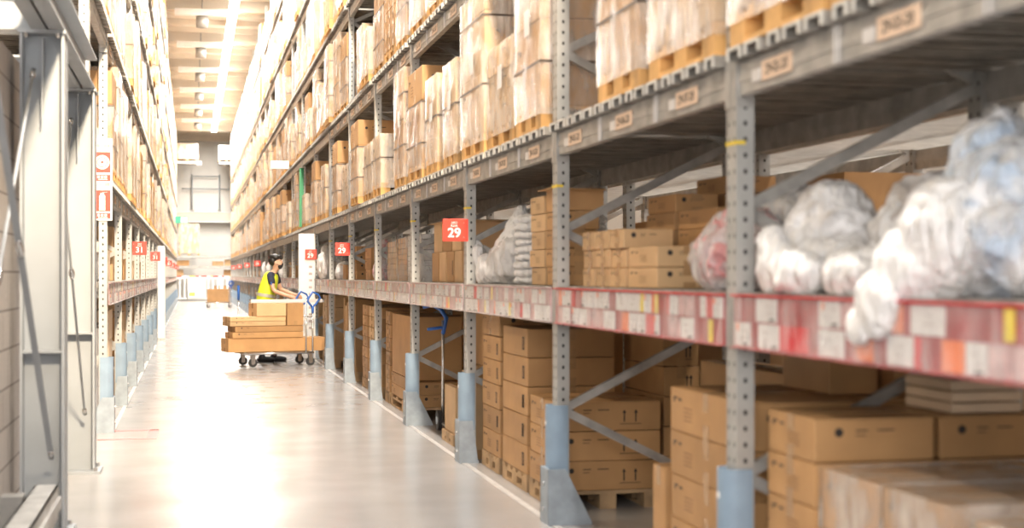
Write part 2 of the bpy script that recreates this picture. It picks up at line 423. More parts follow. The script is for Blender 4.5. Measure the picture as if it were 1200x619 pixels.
# rack standing back to back behind rack 29, with wire mesh decks
XB = 3.32
root = thing('pallet_rack', 'dim pallet rack with wire mesh decks standing back to back behind the trolley-side rack', 'pallet rack', (XB, py(-2), 0))
um = upright_mesh(0, 5.2).mesh('upright'); bm = brace_mesh(1, DEP, 0.05, 5.2).mesh('brace')
for k in range(-2, 9):
    y = py(k) - py(-2) + .35
    put('upright', um, root, (.035, y, 0)); put('upright', um, root, (DEP - .035, y, 0)); put('brace', bm, root, (0, y, 0))
    if k < 8:
        for z in (1.27, 2.15, 3.6):
            beam_mesh(1, 0).obj('beam', root, (.03, y + .05, z)).scale.z = .4 if z > 2 else 1; beam_mesh(1, 0).obj('beam', root, (DEP - .03, y + .05, z))
            if z > 2:
                m = MB()
                for i in range(53): m.box(0, DEP, .04 + i * .05, .046 + i * .05, .003, .009, 'white_zinc')
                for i in range(21): m.box(.02 + i * .05, .026 + i * .05, .04, 2.64, .009, .015, 'white_zinc')
                m.obj('mesh_deck', root, (0, y, z))
            else: deck_mesh(1, DEP).obj('deck', root, (0, y + .05, z))

# green painted upright cover and yellow tape marks are part of rack 29
o = MB(); o.box(-.045, .03, -.058, .058, 2.26, 3.34, 'green_paint'); o.obj('green_cover', rackR, (.0, py(8) - py(-2), 0))
for k in range(-1, 12):
    o = MB(); o.box(-.037, .002, -.052, .052, 1.87, 1.885, 'yellow_mark'); o.obj('yellow_band', rackR, (.033, py(k) - py(-2), 0))

# post guards
def guard(X, Y, sx, fin, label, group):
    root = thing('post_guard', label, 'post guard', (X, Y, 0), 0, group)
    m = MB(); n = 14; r = .063   # half-round sleeve open at the back
    vs = []
    for z in (.24, .66):
        for i in range(n + 1):
            a = PI * (.5 + i / n) ; 
            vs.append((r * math.cos(a) * 1.05 * sx + .012 * sx, r * math.sin(a), z))
        for i in range(n, -1, -1):
            a = PI * (.5 + i / n); vs.append(((r - .008) * math.cos(a) * 1.05 * sx + .012 * sx, (r - .008) * math.sin(a), z))
    q = 2 * (n + 1)
    fs = [(i, (i + 1) % q, (i + 1) % q + q, i + q) for i in range(q)] + [(i, i + 1, q - 2 - i, q - 1 - i) for i in range(n)] + [(q + i, q + q - 1 - i, q + q - 2 - i, q + i + 1) for i in range(n)]
    m.add(vs, fs, 'guard_blue', None, False); m.box(.01 * min(sx, 0) , .06 if sx > 0 else .0, -.062, -.054, .24, .66, 'guard_blue') if sx > 0 else m.box(-.06, 0, -.062, -.054, .24, .66, 'guard_blue')
    m.obj('sleeve', root)
    m = MB(); t = .31
    x0 = -.062 * sx
    m.box(*sorted((x0, x0 + .012 * sx)), -.09, .09, 0, t, 'guard_plate')
    w = .13 if fin else .02
    m.prism([(x0, 0), (x0, t), (x0 + .10 * sx, t), (x0 + (.12 + w) * sx, .012), (x0 + (.12 + w) * sx, 0)], 'y', -.095, -.085, 'guard_plate')
    m.prism([(x0, 0), (x0, t), (x0 + .05 * sx, t), (x0 + .12 * sx, .012), (x0 + .12 * sx, 0)], 'y', .08, .09, 'guard_plate')
    m.obj('base_plate', root)
    m = MB(); 
    for z in (.08, .22): m.disc((x0 - .004 * sx, 0, z), .012, 'x', .01, 'chrome', 8)
    m.obj('bolt', root); m = MB(); m.disc((-.068 * sx + .02 * sx, -.0, .56), .014, 'x', .012, 'sign_white', 12); m.obj('round_sticker', root)
for k in range(-1, K_END + 1):
    guard(XR, py(k), 1, k in (1, 3), 'blue-grey guard at the foot of the %s post of the trolley-side rack' % ORD[k + 1], 'post guards of trolley-side rack')
for k in range(3, K_END + 1):
    guard(XL, py(k), -1, k == 3, 'blue-grey guard at the foot of the %s post of the column-side rack' % ORD[k - 3], 'post guards of column-side rack')

# ------------------------------------------------------------------ pallets and cartons
def pallet_geo(m, dx, dy, h=.13, mt='pallet_wood', ox=0, oy=0):
    n = 7; w = dy / n
    for i in range(5):
        y = -dy / 2 + i * (dy - .1) / 4; m.box(ox - dx / 2, ox + dx / 2, oy + y, oy + y + .1, h - .022, h, mt)
    for i in range(3):
        x = -dx / 2 + i * (dx - .1) / 2
        m.box(ox + x, ox + x + .1, oy - dy / 2, oy + dy / 2, h - .044, h - .022, mt)
        m.box(ox + x, ox + x + .1, oy - dy / 2, oy + dy / 2, 0, .02, mt)
        for j in range(3):
            y = -dy / 2 + j * (dy - .14) / 2; m.box(ox + x, ox + x + .1, oy + y, oy + y + .14, .02, h - .044, mt)
def carton_geo(m, dx, dy, h, mt='cardboard', marks=0, z=0, seed=0, tape=True, c=.007):
    r = random.Random(seed); a, b = dx / 2, dy / 2; g = .001
    m.cbox(-a + g, a - g, -b + g, b - g, z + g, z + h - g, mt, c)
    if tape:
        t = .03; e = .0016
        if dx >= dy:
            m.box(-a, a, -t, t, z + h - g, z + h - g + e, 'tape')
            m.box(-a - e + g, -a + g, -t, t, z + h - min(.09, h * .4), z + h, 'tape'); m.box(-a - e + g, -a + g, -t, t, z, z + min(.07, h * .3), 'tape')
        else:
            m.box(-t, t, -b, b, z + h - g, z + h - g + e, 'tape')
            m.box(-t, t, -b - e + g, -b + g, z + h - min(.09, h * .4), z + h, 'tape'); m.box(-t, t, -b - e + g, -b + g, z, z + min(.07, h * .3), 'tape')
    def my(x0, x1, z0, z1, mm='ink'): m.box(x0, x1, -b - .0012 + g, -b + g, z + z0, z + z1, mm)
    def mx(y0, y1, z0, z1, mm='ink'): m.box(-a - .0012 + g, -a + g, y0, y1, z + z0, z + z1, mm)
    if marks & 1:      # small symbol row on camera and aisle faces
        u = min(dx, .5)
        m.disc((-a + u * .20, -b + g - .0005, z + h * .68), min(.016, h * .13), 'y', .0015, 'ink', 12)
        my(-a + u * .34, -a + u * .44, h * .70, h * .73); my(-a + u * .34, -a + u * .42, h * .60, h * .62); my(-a + u * .52, -a + u * .66, h * .70, h * .73)
        u = min(dy, .4)
        mx(b - u * .22, b - u * .12, h * .74, h * .78); mx(b - u * .15, b - u * .12, h * .66, h * .74); mx(b - u * .36, b - u * .28, h * .70, h * .76)
        for q in range(4): mx(b - u * .70, b - u * .44, h * (.28 + q * .09), h * (.30 + q * .09), 'print_brown')
    if marks & 2:      # pair of up arrows
        for x0, f in ((a * .30, 'y'), (a * .52, 'y')):
            w = .012; s = min(h, .2)
            my(x0 - w / 3, x0 + w / 3, h * .3, h * .3 + s * .3); 
            m.add([(x0 - w, -b - .0006, z + h * .3 + s * .3), (x0 + w, -b - .0006, z + h * .3 + s * .3), (x0, -b - .0006, z + h * .3 + s * .42)], [(0, 1, 2)], 'ink')
        my(a * .22, a * .62, h * .22, h * .24)
    if marks & 4: mx(-b * .75, -b * .6, h * .25, h * .7); mx(-b * .72, -b * .63, h * .3, h * .65, mt)
    if marks & 8: my(-a * .5, 0, h * .35, h * .72, 'white_card'); my(-a * .45, -a * .1, h * .5, h * .52, 'ink')
    return m
CM = {}
def carton(x0, x1, y0, y1, z0, z1, label, marks=1, mt='cardboard', group=None, rz=0., tape=True, name='carton'):
    dx, dy, h = round(x1 - x0, 3), round(y1 - y0, 3), round(z1 - z0, 3); key = (dx, dy, h, marks, mt, tape)
    if key not in CM: CM[key] = carton_geo(MB(), dx, dy, h, mt, marks, tape=tape, seed=len(CM)).mesh('carton')
    return thing(name, label, 'carton', ((x0 + x1) / 2, (y0 + y1) / 2, z0), rz, group, CM[key])
PM = {}
def pallet(x0, x1, y0, y1, label, z0=0, h=.12, mt='old_wood'):
    key = (round(x1 - x0, 3), round(y1 - y0, 3), mt, h)
    if key not in PM: m = MB(); pallet_geo(m, key[0], key[1], h, mt); PM[key] = m.mesh('pallet')
    return thing('pallet', label, 'pallet', ((x0 + x1) / 2, (y0 + y1) / 2, z0), 0, None, PM[key])

def crumple(m, dx, dy, z0, z1, mt, seed, amp=.006, nseg=6):
    # wrinkled film shell round a load
    vs = []; fs = []; ny, nx, nz = nseg, nseg, max(4, int((z1 - z0) / .12))
    ring = [(-dx / 2 + dx * i / nx, -dy / 2) for i in range(nx)] + [(dx / 2, -dy / 2 + dy * i / ny) for i in range(ny)] + \
           [(dx / 2 - dx * i / nx, dy / 2) for i in range(nx)] + [(-dx / 2, dy / 2 - dy * i / ny) for i in range(ny)]
    n = len(ring)
    for j in range(nz + 1):
        z = z0 + (z1 - z0) * j / nz
        for (x, y) in ring:
            v = noise.noise(Vector((x * 5 + seed * 7, y * 5, z * 4))); k = 1 + (amp + v * amp) / .5
            vs.append((x * k, y * k, z))
    for j in range(nz):
        for i in range(n): fs.append((j * n + i, j * n + (i + 1) % n, (j + 1) * n + (i + 1) % n, (j + 1) * n + i))
    m.add(vs, fs, mt, None, True); return m
LOADS = []
def make_load(i, layers, dx, dy, mt, wrap, strap, marks=1, wrap_frac=1., pm='pallet_wood'):
    root = bpy.data.objects.new('wrapped_pallet_load', None); COL.objects.link(root); root['category'] = 'pallet load'
    m = MB(); pallet_geo(m, dx, dy + .0, .13, pm); m.obj('pallet', root)
    z = .13
    for j, (h, nx, ny) in enumerate(layers):
        m = MB()
        cx, cy = dx / nx, dy / ny
        for a in range(nx):
            for b in range(ny):
                mm = MB(); carton_geo(mm, cx - .004, cy - .004, h, mt, marks, seed=i * 10 + j)
                m.add([(v[0] - dx / 2 + cx * (a + .5), v[1] - dy / 2 + cy * (b + .5), v[2]) for v in mm.v], [], mt)
                off = len(m.v) - len(mm.v)
                for f, k in zip(mm.f, mm.m): m.f.append(tuple(off + q for q in f)); m.m.append(m.mi(mm.mats[k])); m.sm.append(False)
        m.obj('carton_layer', root, (R.uniform(-.006, .006), R.uniform(-.006, .006), z)); z += h
    if strap:
        for zz in strap:
            m = MB(); e = .011; zc = .13 + (z - .13) * zz
            m.box(-dx / 2 - e, dx / 2 + e, -dy / 2 - e, -dy / 2 - e + .003, zc, zc + .014, 'strap_dark'); m.box(-dx / 2 - e, dx / 2 + e, dy / 2 + e - .003, dy / 2 + e, zc, zc + .014, 'strap_dark')
            m.box(-dx / 2 - e, -dx / 2 - e + .003, -dy / 2 - e, dy / 2 + e, zc, zc + .014, 'strap_dark'); m.box(dx / 2 + e - .003, dx / 2 + e, -dy / 2 - e, dy / 2 + e, zc, zc + .014, 'strap_dark')
            m.obj('strap', root)
    if wrap:
        m = MB(); crumple(m, dx + .006, dy + .006, .08, .08 + (z + .0 - .08) * wrap_frac, 'wrap_film', i); m.obj('stretch_wrap', root)
    if i % 2 == 0:
        m = MB(); m.box(-dx / 2 - .014, -dx / 2 - .012, -.08, .04, .13 + (z - .13) * .45, .13 + (z - .13) * .45 + .15, 'white_card'); m.obj('paper_label', root)
    root['h'] = z; LOADS.append((root, z, 'plain' if not wrap else 'film-wrapped')); return root
make_load(0, [(.42, 1, 1), (.42, 1, 1), (.16, 1, 1)], 1.04, .80, 'cardboard_light', 1, (.33, .8))
make_load(1, [(.30, 1, 2), (.30, 1, 2), (.30, 1, 2)], 1.04, .78, 'cardboard_light', 1, None)
make_load(2, [(.5, 1, 1), (.48, 1, 1)], 1.04, .66, 'cardboard', 1, (.25, .75))
make_load(3, [(.24, 2, 2), (.24, 2, 2)], 1.0, .74, 'cardboard_pale', 1, None)
make_load(4, [(.9, 1, 1), (.10, 1, 1)], 1.0, .62, 'cardboard_light', 1, (.5,))
make_load(5, [(.2, 2, 3), (.2, 2, 3), (.2, 2, 3), (.2, 2, 3)], 1.04, .8, 'cardboard', 0, None)
make_load(6, [(.34, 1, 1), (.34, 1, 1)], 1.02, .56, 'cardboard_light', 1, (.48,))
make_load(7, [(.55, 1, 1), (.3, 1, 1)], 1.04, .78, 'cardboard', 1, (.2, .62), wrap_frac=.65)
make_load(8, [(.18, 1, 2), (.18, 1, 2), (.18, 1, 2)], 1.0, .8, 'cardboard_light', 1, None)
make_load(9, [(.52, 1, 1)], 1.04, .72, 'cardboard_pale', 1, (.5,))
make_load(10, [(.07, 1, 1)] * 13, 1.0, .6, 'cardboard_light', 1, None, marks=0)
used = [False] * len(LOADS)
LVN = {1: 'second shelf', 2: 'third shelf', 3: 'fourth shelf', 4: 'fifth shelf', 5: 'top shelf'}
count_loads = 0
far_loads = MB()
def far_block(x, y, z, h, w, mt):
    m = far_loads
    m.box(x - .5, x + .5, y - w / 2, y + w / 2, z, z + .12, 'pallet_wood'); m.box(x - .5, x + .5, y - w / 2, y + w / 2, z + .12, z + h, mt)
    m.box(x - .51, x + .51, y - w / 2 - .01, y + w / 2 + .01, z + .2, z + h - .05, 'wrap_film')
def place(side, k, li, slot, t, y, jut=0.):
    global count_loads
    root, h, kind = LOADS[t]
    X = (XR + .5 - jut) if side > 0 else (XL - .5 + jut)
    z = LV[li] + .049
    height = 'tall' if h > 1.05 else 'medium' if h > .75 else 'low'
    lab = '%s %s load, %s of %s rack, %s bay, %s slot' % (height, kind, LVN[li], 'trolley-side' if side > 0 else 'column-side', ORD[k + 2] if side > 0 else ORD[k - 2], slot)
    g = 'pallet loads on the %s rack' % ('trolley-side' if side > 0 else 'column-side')
    rz = R.uniform(-.008, .008)
    if not used[t]:
        used[t] = True; root.location = (X, y, z); root.rotation_euler = (0, 0, rz); root['label'] = lab; root['group'] = g
    else: dup(root, (X, y, z), rz, lab, g)
    if 'h' in root: pass
    count_loads += 1
def px_of(X, Y, Z):
    c, s = math.cos(YAW), math.sin(YAW); zc = X * s + Y * c
    return 600 + 1667 * (X * c - Y * s) / zc, 322 - 1667 * (Z - H_CAM) / zc
SLOTN = ('front', 'middle', 'rear')
SPEC = {  # (level, bay) -> load templates near, middle, far
    (1, -1): (0, 0, 1), (1, 0): (1, 2, None), (1, 1): (2, 8, 0), (1, 2): (6, 6, 7), (1, 3): (2, None, 9), (1, 4): (9, 7, None), (1, 5): (3, 7, None),
    (2, 1): (1, 2, 1), (2, 2): (0, 2, 1), (2, 3): (2, 5, 7), (2, 4): (3, 6, None), (2, 5): (7, 0, 2), (2, 6): (3, 6, 0)}
for side in (1, -1):
    for k in range(-2 if side > 0 else 2, K_END):
        for li in range(1, 6):
            for sl in range(3):
                yb = py(k) + .475 + sl * .855
                X = XR + .05 if side > 0 else XL - .05
                if side < 0 and (k < 3 and (li < 2)): continue
                zb = LV[li]
                px, pyy = px_of(X, yb, zb + .0)
                t = R.choice((0, 1, 2, 3, 4, 5, 6, 7, 7, 8, 8, 9, 10, 3, 6)) if R.random() > .10 else None
                if side > 0 and (li, k) in SPEC: t = SPEC[(li, k)][sl]
                if side < 0 and k == 3: t = (7, 0, 1)[sl]
                if side < 0 and k == 2 and sl == 0: continue
                if pyy < -6 or px < -20 or px > 1290: continue       # base is out of the frame
                if t is None: continue
                if py(k) < 42 and count_loads < 298: place(side, k, li, SLOTN[sl], t, yb + R.uniform(-.008, .008), jut=R.choice((0, 0, .03, .06)) if li > 1 or k > 3 else .02)
                else:
                    far_block(XR + .5 if side > 0 else XL - .5, yb, zb + .05, R.uniform(.7, 1.2), R.uniform(.6, .8), R.choice(('cardboard', 'cardboard_light', 'cardboard_light', 'cardboard_pale')))
o = far_loads.obj('pallet_loads'); o['kind'] = 'stuff'; o['label'] = 'distant rows of wrapped pallet loads filling both racks toward the end wall'; o['category'] = 'pallet loads'
for i, (root, h, _) in enumerate(LOADS):
    if 'h' in root: pass
    if not used[i]:
        for c in list(root.children): bpy.data.objects.remove(c)
        bpy.data.objects.remove(root)
print('loads', count_loads)
# ------------------------------------------------------------------ steel columns, portal and tie rods
CX = -.768
def hcol(Y, label):
    root = thing('steel_column', label, 'column', (CX, Y, 0))
    m = MB(); hw = .1125; t = 2.66   # flanges on both X sides, web facing the camera
    m.box(-hw, -hw + .014, -.11, .11, .02, t, 'column_paint'); m.box(hw - .014, hw, -.11, .11, .02, t, 'column_paint'); m.box(-hw, hw, -.012, .0, .02, t, 'column_paint')
    m.obj('shaft', root)
    for z in (.95, 1.02) if False else (.97,):
        m = MB(); m.box(-hw + .014, hw - .014, -.10, -.01, z, z + .014, 'column_paint'); m.obj('stiffener', root)
    m = MB(); m.box(-hw - .02, hw + .04, -.15, .15, 0, .02, 'column_paint'); m.obj('base_plate', root)
    m = MB(); 
    for x in (-.09, .12):
        for y in (-.13, .13): m.disc((x, y, .03), .014, 'z', .03, 'chrome', 8)
    m.obj('bolt', root)
    m = MB(); m.box(-hw - .01, hw + .01, -.13, .13, t, t + .018, 'column_paint')
    for x in (-.08, .08): m.disc((x, -.115, t - .01), .012, 'z', .03, 'chrome', 8)
    m.obj('cap_plate', root)
    m = MB(); m.prism([(-.1, 2.2), (-.1, 2.64), (-.02, 2.64), (-.02, 2.35)], 'x', -.004, .004, 'column_paint'); m.obj('gusset', root)
    return root
hcol(7.98, 'first grey steel H-section column, beside the guard rail')
hcol(10.40, 'second grey steel H-section column with its base plate in view')
def hbeam(axis, a0, a1, c, z0, h, w, label):
    m = MB()
    if axis == 'y':
        m.box(c - w / 2, c + w / 2, a0, a1, z0, z0 + .014, 'column_paint'); m.box(c - w / 2, c + w / 2, a0, a1, z0 + h - .014, z0 + h, 'column_paint'); m.box(c - .006, c + .006, a0, a1, z0, z0 + h, 'column_paint')
    else:
        m.box(a0, a1, c - w / 2, c + w / 2, z0, z0 + .014, 'column_paint'); m.box(a0, a1, c - w / 2, c + w / 2, z0 + h - .014, z0 + h, 'column_paint'); m.box(a0, a1, c - .006, c + .006, z0, z0 + h, 'column_paint')
    return tag(m.obj('steel_beam'), label, 'beam')
hbeam('y', 6.7, 10.52, CX + .03, 2.68, .24, .17, 'painted steel beam lying along the tops of both columns')
hbeam('x', -2.3, CX - .06, 7.98, 2.68, .22, .18, 'painted cross beam running from the first column over the block wall')
hbeam('x', -2.3, CX - .06, 10.40, 2.68, .22, .18, 'painted cross beam running back from the second column top')
def rod(p, q, label, strap=False):
    root = thing('tie_rod', label, 'tie rod', p); q = Vector(q) - Vector(p); m = MB()
    if strap: m.bar((0, 0, 0), q, .03, .006, 'column_paint')
    else: m.tube([(0, 0, 0), q], .008, 'column_paint', 8)
    m.obj('rod', root)
    a = q * .5; b = q * .535; m = MB(); m.tube([a, a + (b - a) * .3, b - (b - a) * .3, b], [.01, .018, .018, .01], 'chrome', 8); m.obj('turnbuckle', root)
    m = MB(); m.tube([q * .0, q * .02], .015, 'chrome', 6); m.obj('end_fork', root)
rod((CX - .04, 7.84, 2.46), (CX - .04, 5.1, .35), 'tie rod dropping from the top of the first column')
rod((CX + .05, 7.84, .42), (CX + .05, 5.1, 2.5), 'flat tie strap rising from the foot of the first column', True)
rod((CX - .04, 10.25, 2.46), (CX - .04, 8.12, .45), 'tie rod dropping from the top of the second column')
rod((CX + .05, 10.25, .42), (CX + .05, 8.12, 2.3), 'tie rod rising from the foot of the second column')
root = thing('guard_rail', 'low galvanised guard rail at the foot of the first steel column', 'guard rail', (-.70, 3.2, 0))
m = MB(); m.box(-.05, .06, 0, 4.15, .22, .228, 'galvanised'); m.box(.052, .06, 0, 4.15, .06, .228, 'galvanised'); m.box(.06, .075, 0, 4.15, .11, .17, 'galvanised'); m.box(-.05, -.042, 0, 4.15, .17, .228, 'galvanised')
m.obj('rail', root, (0, 0, .12))
for y in (.4, 2.2, 3.9):
    m = MB(); m.box(-.04, .04, y - .05, y + .05, 0, .33, 'galvanised'); m.box(-.08, .08, y - .08, y + .08, 0, .01, 'galvanised'); m.obj('post', root)
for q in ((-.16, -.06, 3.7, 3.82, 0, .36), (-.16, -.10, 2.6, 2.9, 0, .33)): m = MB(); m.box(*q, 'galvanised'); m.obj('bracket', root)

# ------------------------------------------------------------------ signs
def rack_sign(side, k, num, label):
    s = .17; X0 = XR - .01 if side > 0 else XL + .01; x0 = X0 - s if side > 0 else X0
    root = thing('aisle_sign', label, 'sign', (x0 + s / 2, py(k) - .055, 1.63), 0, 'red number signs of the %s rack' % ('trolley-side' if side > 0 else 'column-side'))
    m = MB(); m.cbox(-s / 2, s / 2 + (.02 if side > 0 else 0), -.008, 0, 0, .165, 'sign_red', .0035); m.obj('plate', root)
    m = MB(); add_text(m, '\u0e41\u0e16\u0e27', (0, -.009, .138), .028, '-y', 'sign_white'); add_text(m, 'Rack', (0, -.009, .114), .026, '-y', 'sign_white'); m.obj('small_lettering', root)
    m = MB(); add_text(m, num, (0, -.009, .06), .095, '-y', 'sign_white', 1.05); m.obj('number', root)
    m = MB(); 
    for z in (.03, .135): m.disc((s * .42 * (1 if side > 0 else -1), -.009, z), .004, 'y', .004, 'chrome', 8)
    m.obj('screw', root)
for i, k in enumerate((2, 5, 6.86, 11, 14, 17, 20, 23)):
    rack_sign(1, k, '29', 'red sign reading 29, %s along the trolley-side rack' % ORD[i])
for i, k in enumerate((5, 8, 11, 14, 17, 20, 23)):
    rack_sign(-1, k, '31', 'red sign reading 31, %s along the column-side rack' % ORD[i])
# fire-point board on the first post of rack 31
root = thing('fire_sign_board', 'tall white board with red hose reel and extinguisher symbols', 'sign', (XL + .005, py(3) - .06, 1.86), 0)
m = MB(); m.box(-.12, .04, -.006, 0, 0, .72, 'white_paint'); m.obj('board', root)
m = MB(); m.box(-.105, .025, -.0075, -.006, .42, .60, 'sign_red'); m.box(-.105, .025, -.0075, -.006, .345, .40, 'sign_red'); m.box(-.105, .025, -.0075, -.006, .08, .265, 'sign_red'); m.box(-.105, .025, -.0075, -.006, .015, .065, 'sign_red')
m.obj('red_field', root)
m = MB(); m.disc((-.045, -.009, .51), .062, 'y', .002, 'sign_white', 24); m.disc((-.045, -.0105, .51), .045, 'y', .002, 'sign_red', 24); m.disc((-.045, -.012, .51), .038, 'y', .002, 'sign_white', 24); m.disc((-.045, -.0135, .51), .012, 'y', .002, 'sign_red', 16)
m.box(-.07, -.02, -.009, -.0075, .09, .22, 'sign_white'); m.box(-.06, -.03, -.009, -.0075, .22, .24, 'sign_white'); m.bar((-.045, -.008, .245), (.0, -.008, .25), .002, .008, 'sign_white')
for z in (.375, .04): [m.box(-.085 + q * .03, -.065 + q * .03, -.009, -.0075, z - .004, z + .016, 'sign_white') for q in range(3)]; m.box(-.08, .0, -.009, -.0075, z - .018, z - .012, 'sign_white')
for z in (.30, .64): m.box(-.09, -.05, -.0075, -.006, z, z + .03, 'label_grey'); m.box(-.03, .02, -.0075, -.006, z, z + .03, 'label_grey')
m.obj('symbol', root)
# white aisle columns between rack sections
def white_col(x0, x1, y, zt, label, marks=True, sign=None):
    root = thing('aisle_column', label, 'column cover', ((x0 + x1) / 2, y, 0)); w = (x1 - x0) / 2
    m = MB(); m.cbox(-w, w, -.05, .05, 0, zt, 'white_paint', .008); m.obj('body', root)
    m = MB(); m.box(-w - .02, w + .02, -.07, .07, 0, .03, 'galvanised'); m.obj('foot', root)
    if marks:
        m = MB()
        for i in range(10): z = .5 + i * .11; m.box(w * .2, w * .6, -.052, -.05, z, z + .04, 'label_grey')
        m.obj('grey_marks', root)
white_col(1.70, 1.97, py(7) - .35, 2.05, 'tall white flat column panel standing behind the man beside the trolley')
white_col(-.70, -.54, py(10) - .35, 2.0, 'tall white panel standing in front of a column-side rack post', False)
def hang_sign(x0, x1, y, z0, z1, mt, label, rods_to):
    root = thing('hanging_sign', label, 'sign', ((x0 + x1) / 2, y, z0)); w = (x1 - x0) / 2
    m = MB(); m.cbox(-w, w, -.03, .03, 0, z1 - z0, mt, .008); m.obj('panel', root)
    m = MB(); m.tube([(w if x0 > 0 else -w, 0, (z1 - z0) / 2), (w + .25 if x0 > 0 else -w - .25, 0, (z1 - z0) / 2)], .012, 'galvanised', 6); m.obj('bracket_arm', root)
    if mt == 'sign_teal':
        m = MB(); m.box(-w * .1, w * .9, -.032, -.03, .03, z1 - z0 - .03, 'sign_white'); m.obj('white_field', root)
hang_sign(1.55, 1.98, py(9) - .2, 3.50, 3.66, 'white_paint', 'blank white panel sticking out from the trolley-side rack above the man', 4)
hang_sign(-.60, -.12, 56.0, 3.35, 3.62, 'sign_teal', 'small teal and white sign on the column-side rack far down the aisle', 4)

# ------------------------------------------------------------------ goods at floor level
SD = 'trolley-side rack'
def stack(n, x0, x1, y0, y1, z0, h, marks, lab, mt='cardboard', grp=None, jit=.006, pal=None):
    if pal:
        pallet(x0, x1, y0, y1, pal, 0, z0)
    pos = {1: ['']} if False else None
    for i in range(n):
        p = 'bottom' if i == 0 else 'top' if i == n - 1 else ORD[i] + ' from floor' if False else ORD[i] + '-up'
        jx, jy = R.uniform(0, jit), R.uniform(-jit, jit)
        carton(x0 + jx, x1 + jx, y0 + jy, y1 + jy, z0 + i * h + .0005 * i, z0 + (i + 1) * h, '%s carton of %s' % (p, lab), marks, mt, rz=R.uniform(-.006, .006))
X0 = 2.08
stack(4, X0, 2.98, 5.14, 6.03, .12, .1925, 5, 'the wide flat stack behind the tallest front post', pal='wooden pallet under the wide flat stack behind the front post')
stack(5, X0, 2.53, 4.52, 4.93, .12, .154, 1, 'the narrow stack just before the front post', pal='wooden pallet under the narrow stack before the front post')
stack(5, 2.55, 2.98, 4.52, 4.93, .12, .154, 1, 'the inner stack with round dot marks before the front post', pal='wooden pallet under the inner dotted stack')
def filmed(o, dx, dy, h):
    m = MB(); crumple(m, dx + .012, dy + .012, -.0, h + .004, 'wrap_film', R.random() * 9, .004, 5)
    n = len(m.v); m.add([(-dx / 2 - .008, -dy / 2 - .008, h + .006), (dx / 2 + .008, -dy / 2 - .008, h + .006), (dx / 2 + .008, dy / 2 + .008, h + .006), (-dx / 2 - .008, dy / 2 + .008, h + .006)], [(0, 1, 2, 3)], 'wrap_film'); m.obj('stretch_film', o)
for i in range(3):
    for j, (a, b, q) in enumerate(((3.62, 4.03, 'front'), (4.05, 4.46, 'rear'))):
        for kx, (xa, xb, qq) in enumerate(((X0, 2.72, 'aisle'), (2.74, 3.02, 'inner'))):
            o = carton(xa, xb, a, b, .12 + i * .205, .12 + (i + 1) * .205 - .002, '%s film-covered carton, %s half, %s side of the low wrapped stack' % (('bottom', 'middle', 'top')[i], q, qq), 1)
            if kx == 0 or i == 2: filmed(o, xb - xa, b - a, .203)
pallet(X0, 3.02, 3.62, 4.46, 'wooden pallet under the low film-covered stack', 0, .12)
for i in range(3):
    o = carton(X0, 2.98, 2.85, 3.50, .12 + i * .2, .12 + (i + 1) * .2, '%s film-covered carton of the frame-edge stack' % ('bottom', 'middle', 'top')[i], 1); filmed(o, .9, .65, .2)
pallet(X0, 2.98, 2.85, 3.50, 'wooden pallet under the frame-edge stack', 0, .12)
carton(2.54, 2.76, 5.38, 5.85, .893, 1.13, 'upright tan carton standing on the wide flat stack', 0, tape=False)
carton(2.78, 3.0, 5.30, 5.9, .893, 1.10, 'darker carton beside the upright tan one on the flat stack', 0)
for i in range(3): carton(2.62, 2.9, 4.56, 4.9, .893 + i * .04, .893 + (i + 1) * .04 - .002, '%s thin flat pack lying on the dotted inner stack' % ('bottom', 'middle', 'top')[i], 0, 'cardboard_pale', tape=False)
carton(X0, 2.3, 6.10, 6.27, 0, .515, 'slim upright carton between the flat stack and the arrow cartons', 0)
stack(3, X0, 2.73, 8.08, 8.72, .11, .175, 3, 'the short stack printed with double arrows', pal='wooden pallet under the double-arrow cartons')
stack(5, X0, 2.66, 8.80, 9.52, .11, .186, 4, 'the five-high stack behind the double-arrow cartons', pal='wooden pallet under the five-high stack')
stack(5, X0, 2.36, 9.62, 10.22, .11, .168, 5, 'the narrow stack beside the second post', pal='wooden pallet under the narrow stack by the second post')
carton(X0, 2.72, 9.62, 10.22, .955, 1.12, 'long carton with a dot mark topping the narrow stack', 1)
stack(5, 2.77, 3.0, 8.15, 8.95, .11, .18, 2, 'the inner stack in shade behind the arrow cartons', pal='wooden pallet under the shaded inner stack')
stack(4, 2.76, 3.0, 6.35, 7.5, .11, .2, 0, 'the set-back stack in the open bay', pal='wooden pallet under the set-back stack in the open bay')
carton(X0, 2.17, 10.47, 10.78, 0, .70, 'tall thin carton standing just past the second post', 0, 'cardboard_light')
pallet(2.06, 2.26, 11.28, 11.82, 'small pallet under the single labelled carton', 0, .09)
carton(X0, 2.24, 11.3, 11.8, .092, .47, 'single carton with white labels on a small pallet', 8, 'cardboard_light')
carton(2.5, 3.0, 11.2, 12.8, .13, 1.08, 'big plain carton behind the blue-handled hand truck', 0, tape=False); pallet(2.5, 3.0, 11.2, 12.8, 'pallet under the big plain carton behind the hand truck', 0, .125)
stack(2, X0, 2.9, 13.35, 15.1, .12, .12, 1, 'the long pair beneath the huge plain board carton', pal='pallet under the huge plain board carton')
carton(X0, 2.55, 13.5, 15.0, .365, .98, 'huge plain board carton standing on two long ones', 0, tape=False)
stack(6, X0, 2.5, 15.2, 15.55, .12, .145, 4, 'the slim stack past the huge board carton', pal='pallet under the slim stack')
for j, (a, b) in enumerate(((15.85, 16.4), (16.5, 17.05), (17.15, 17.7))):
    stack(7, X0, 2.7, a, b, .12, .128, 8, 'the %s pale-labelled stack in the fourth bay past the signpost' % ORD[j], 'cardboard_light' if j % 2 else 'cardboard', pal='pallet under the %s pale-labelled stack' % ORD[j])
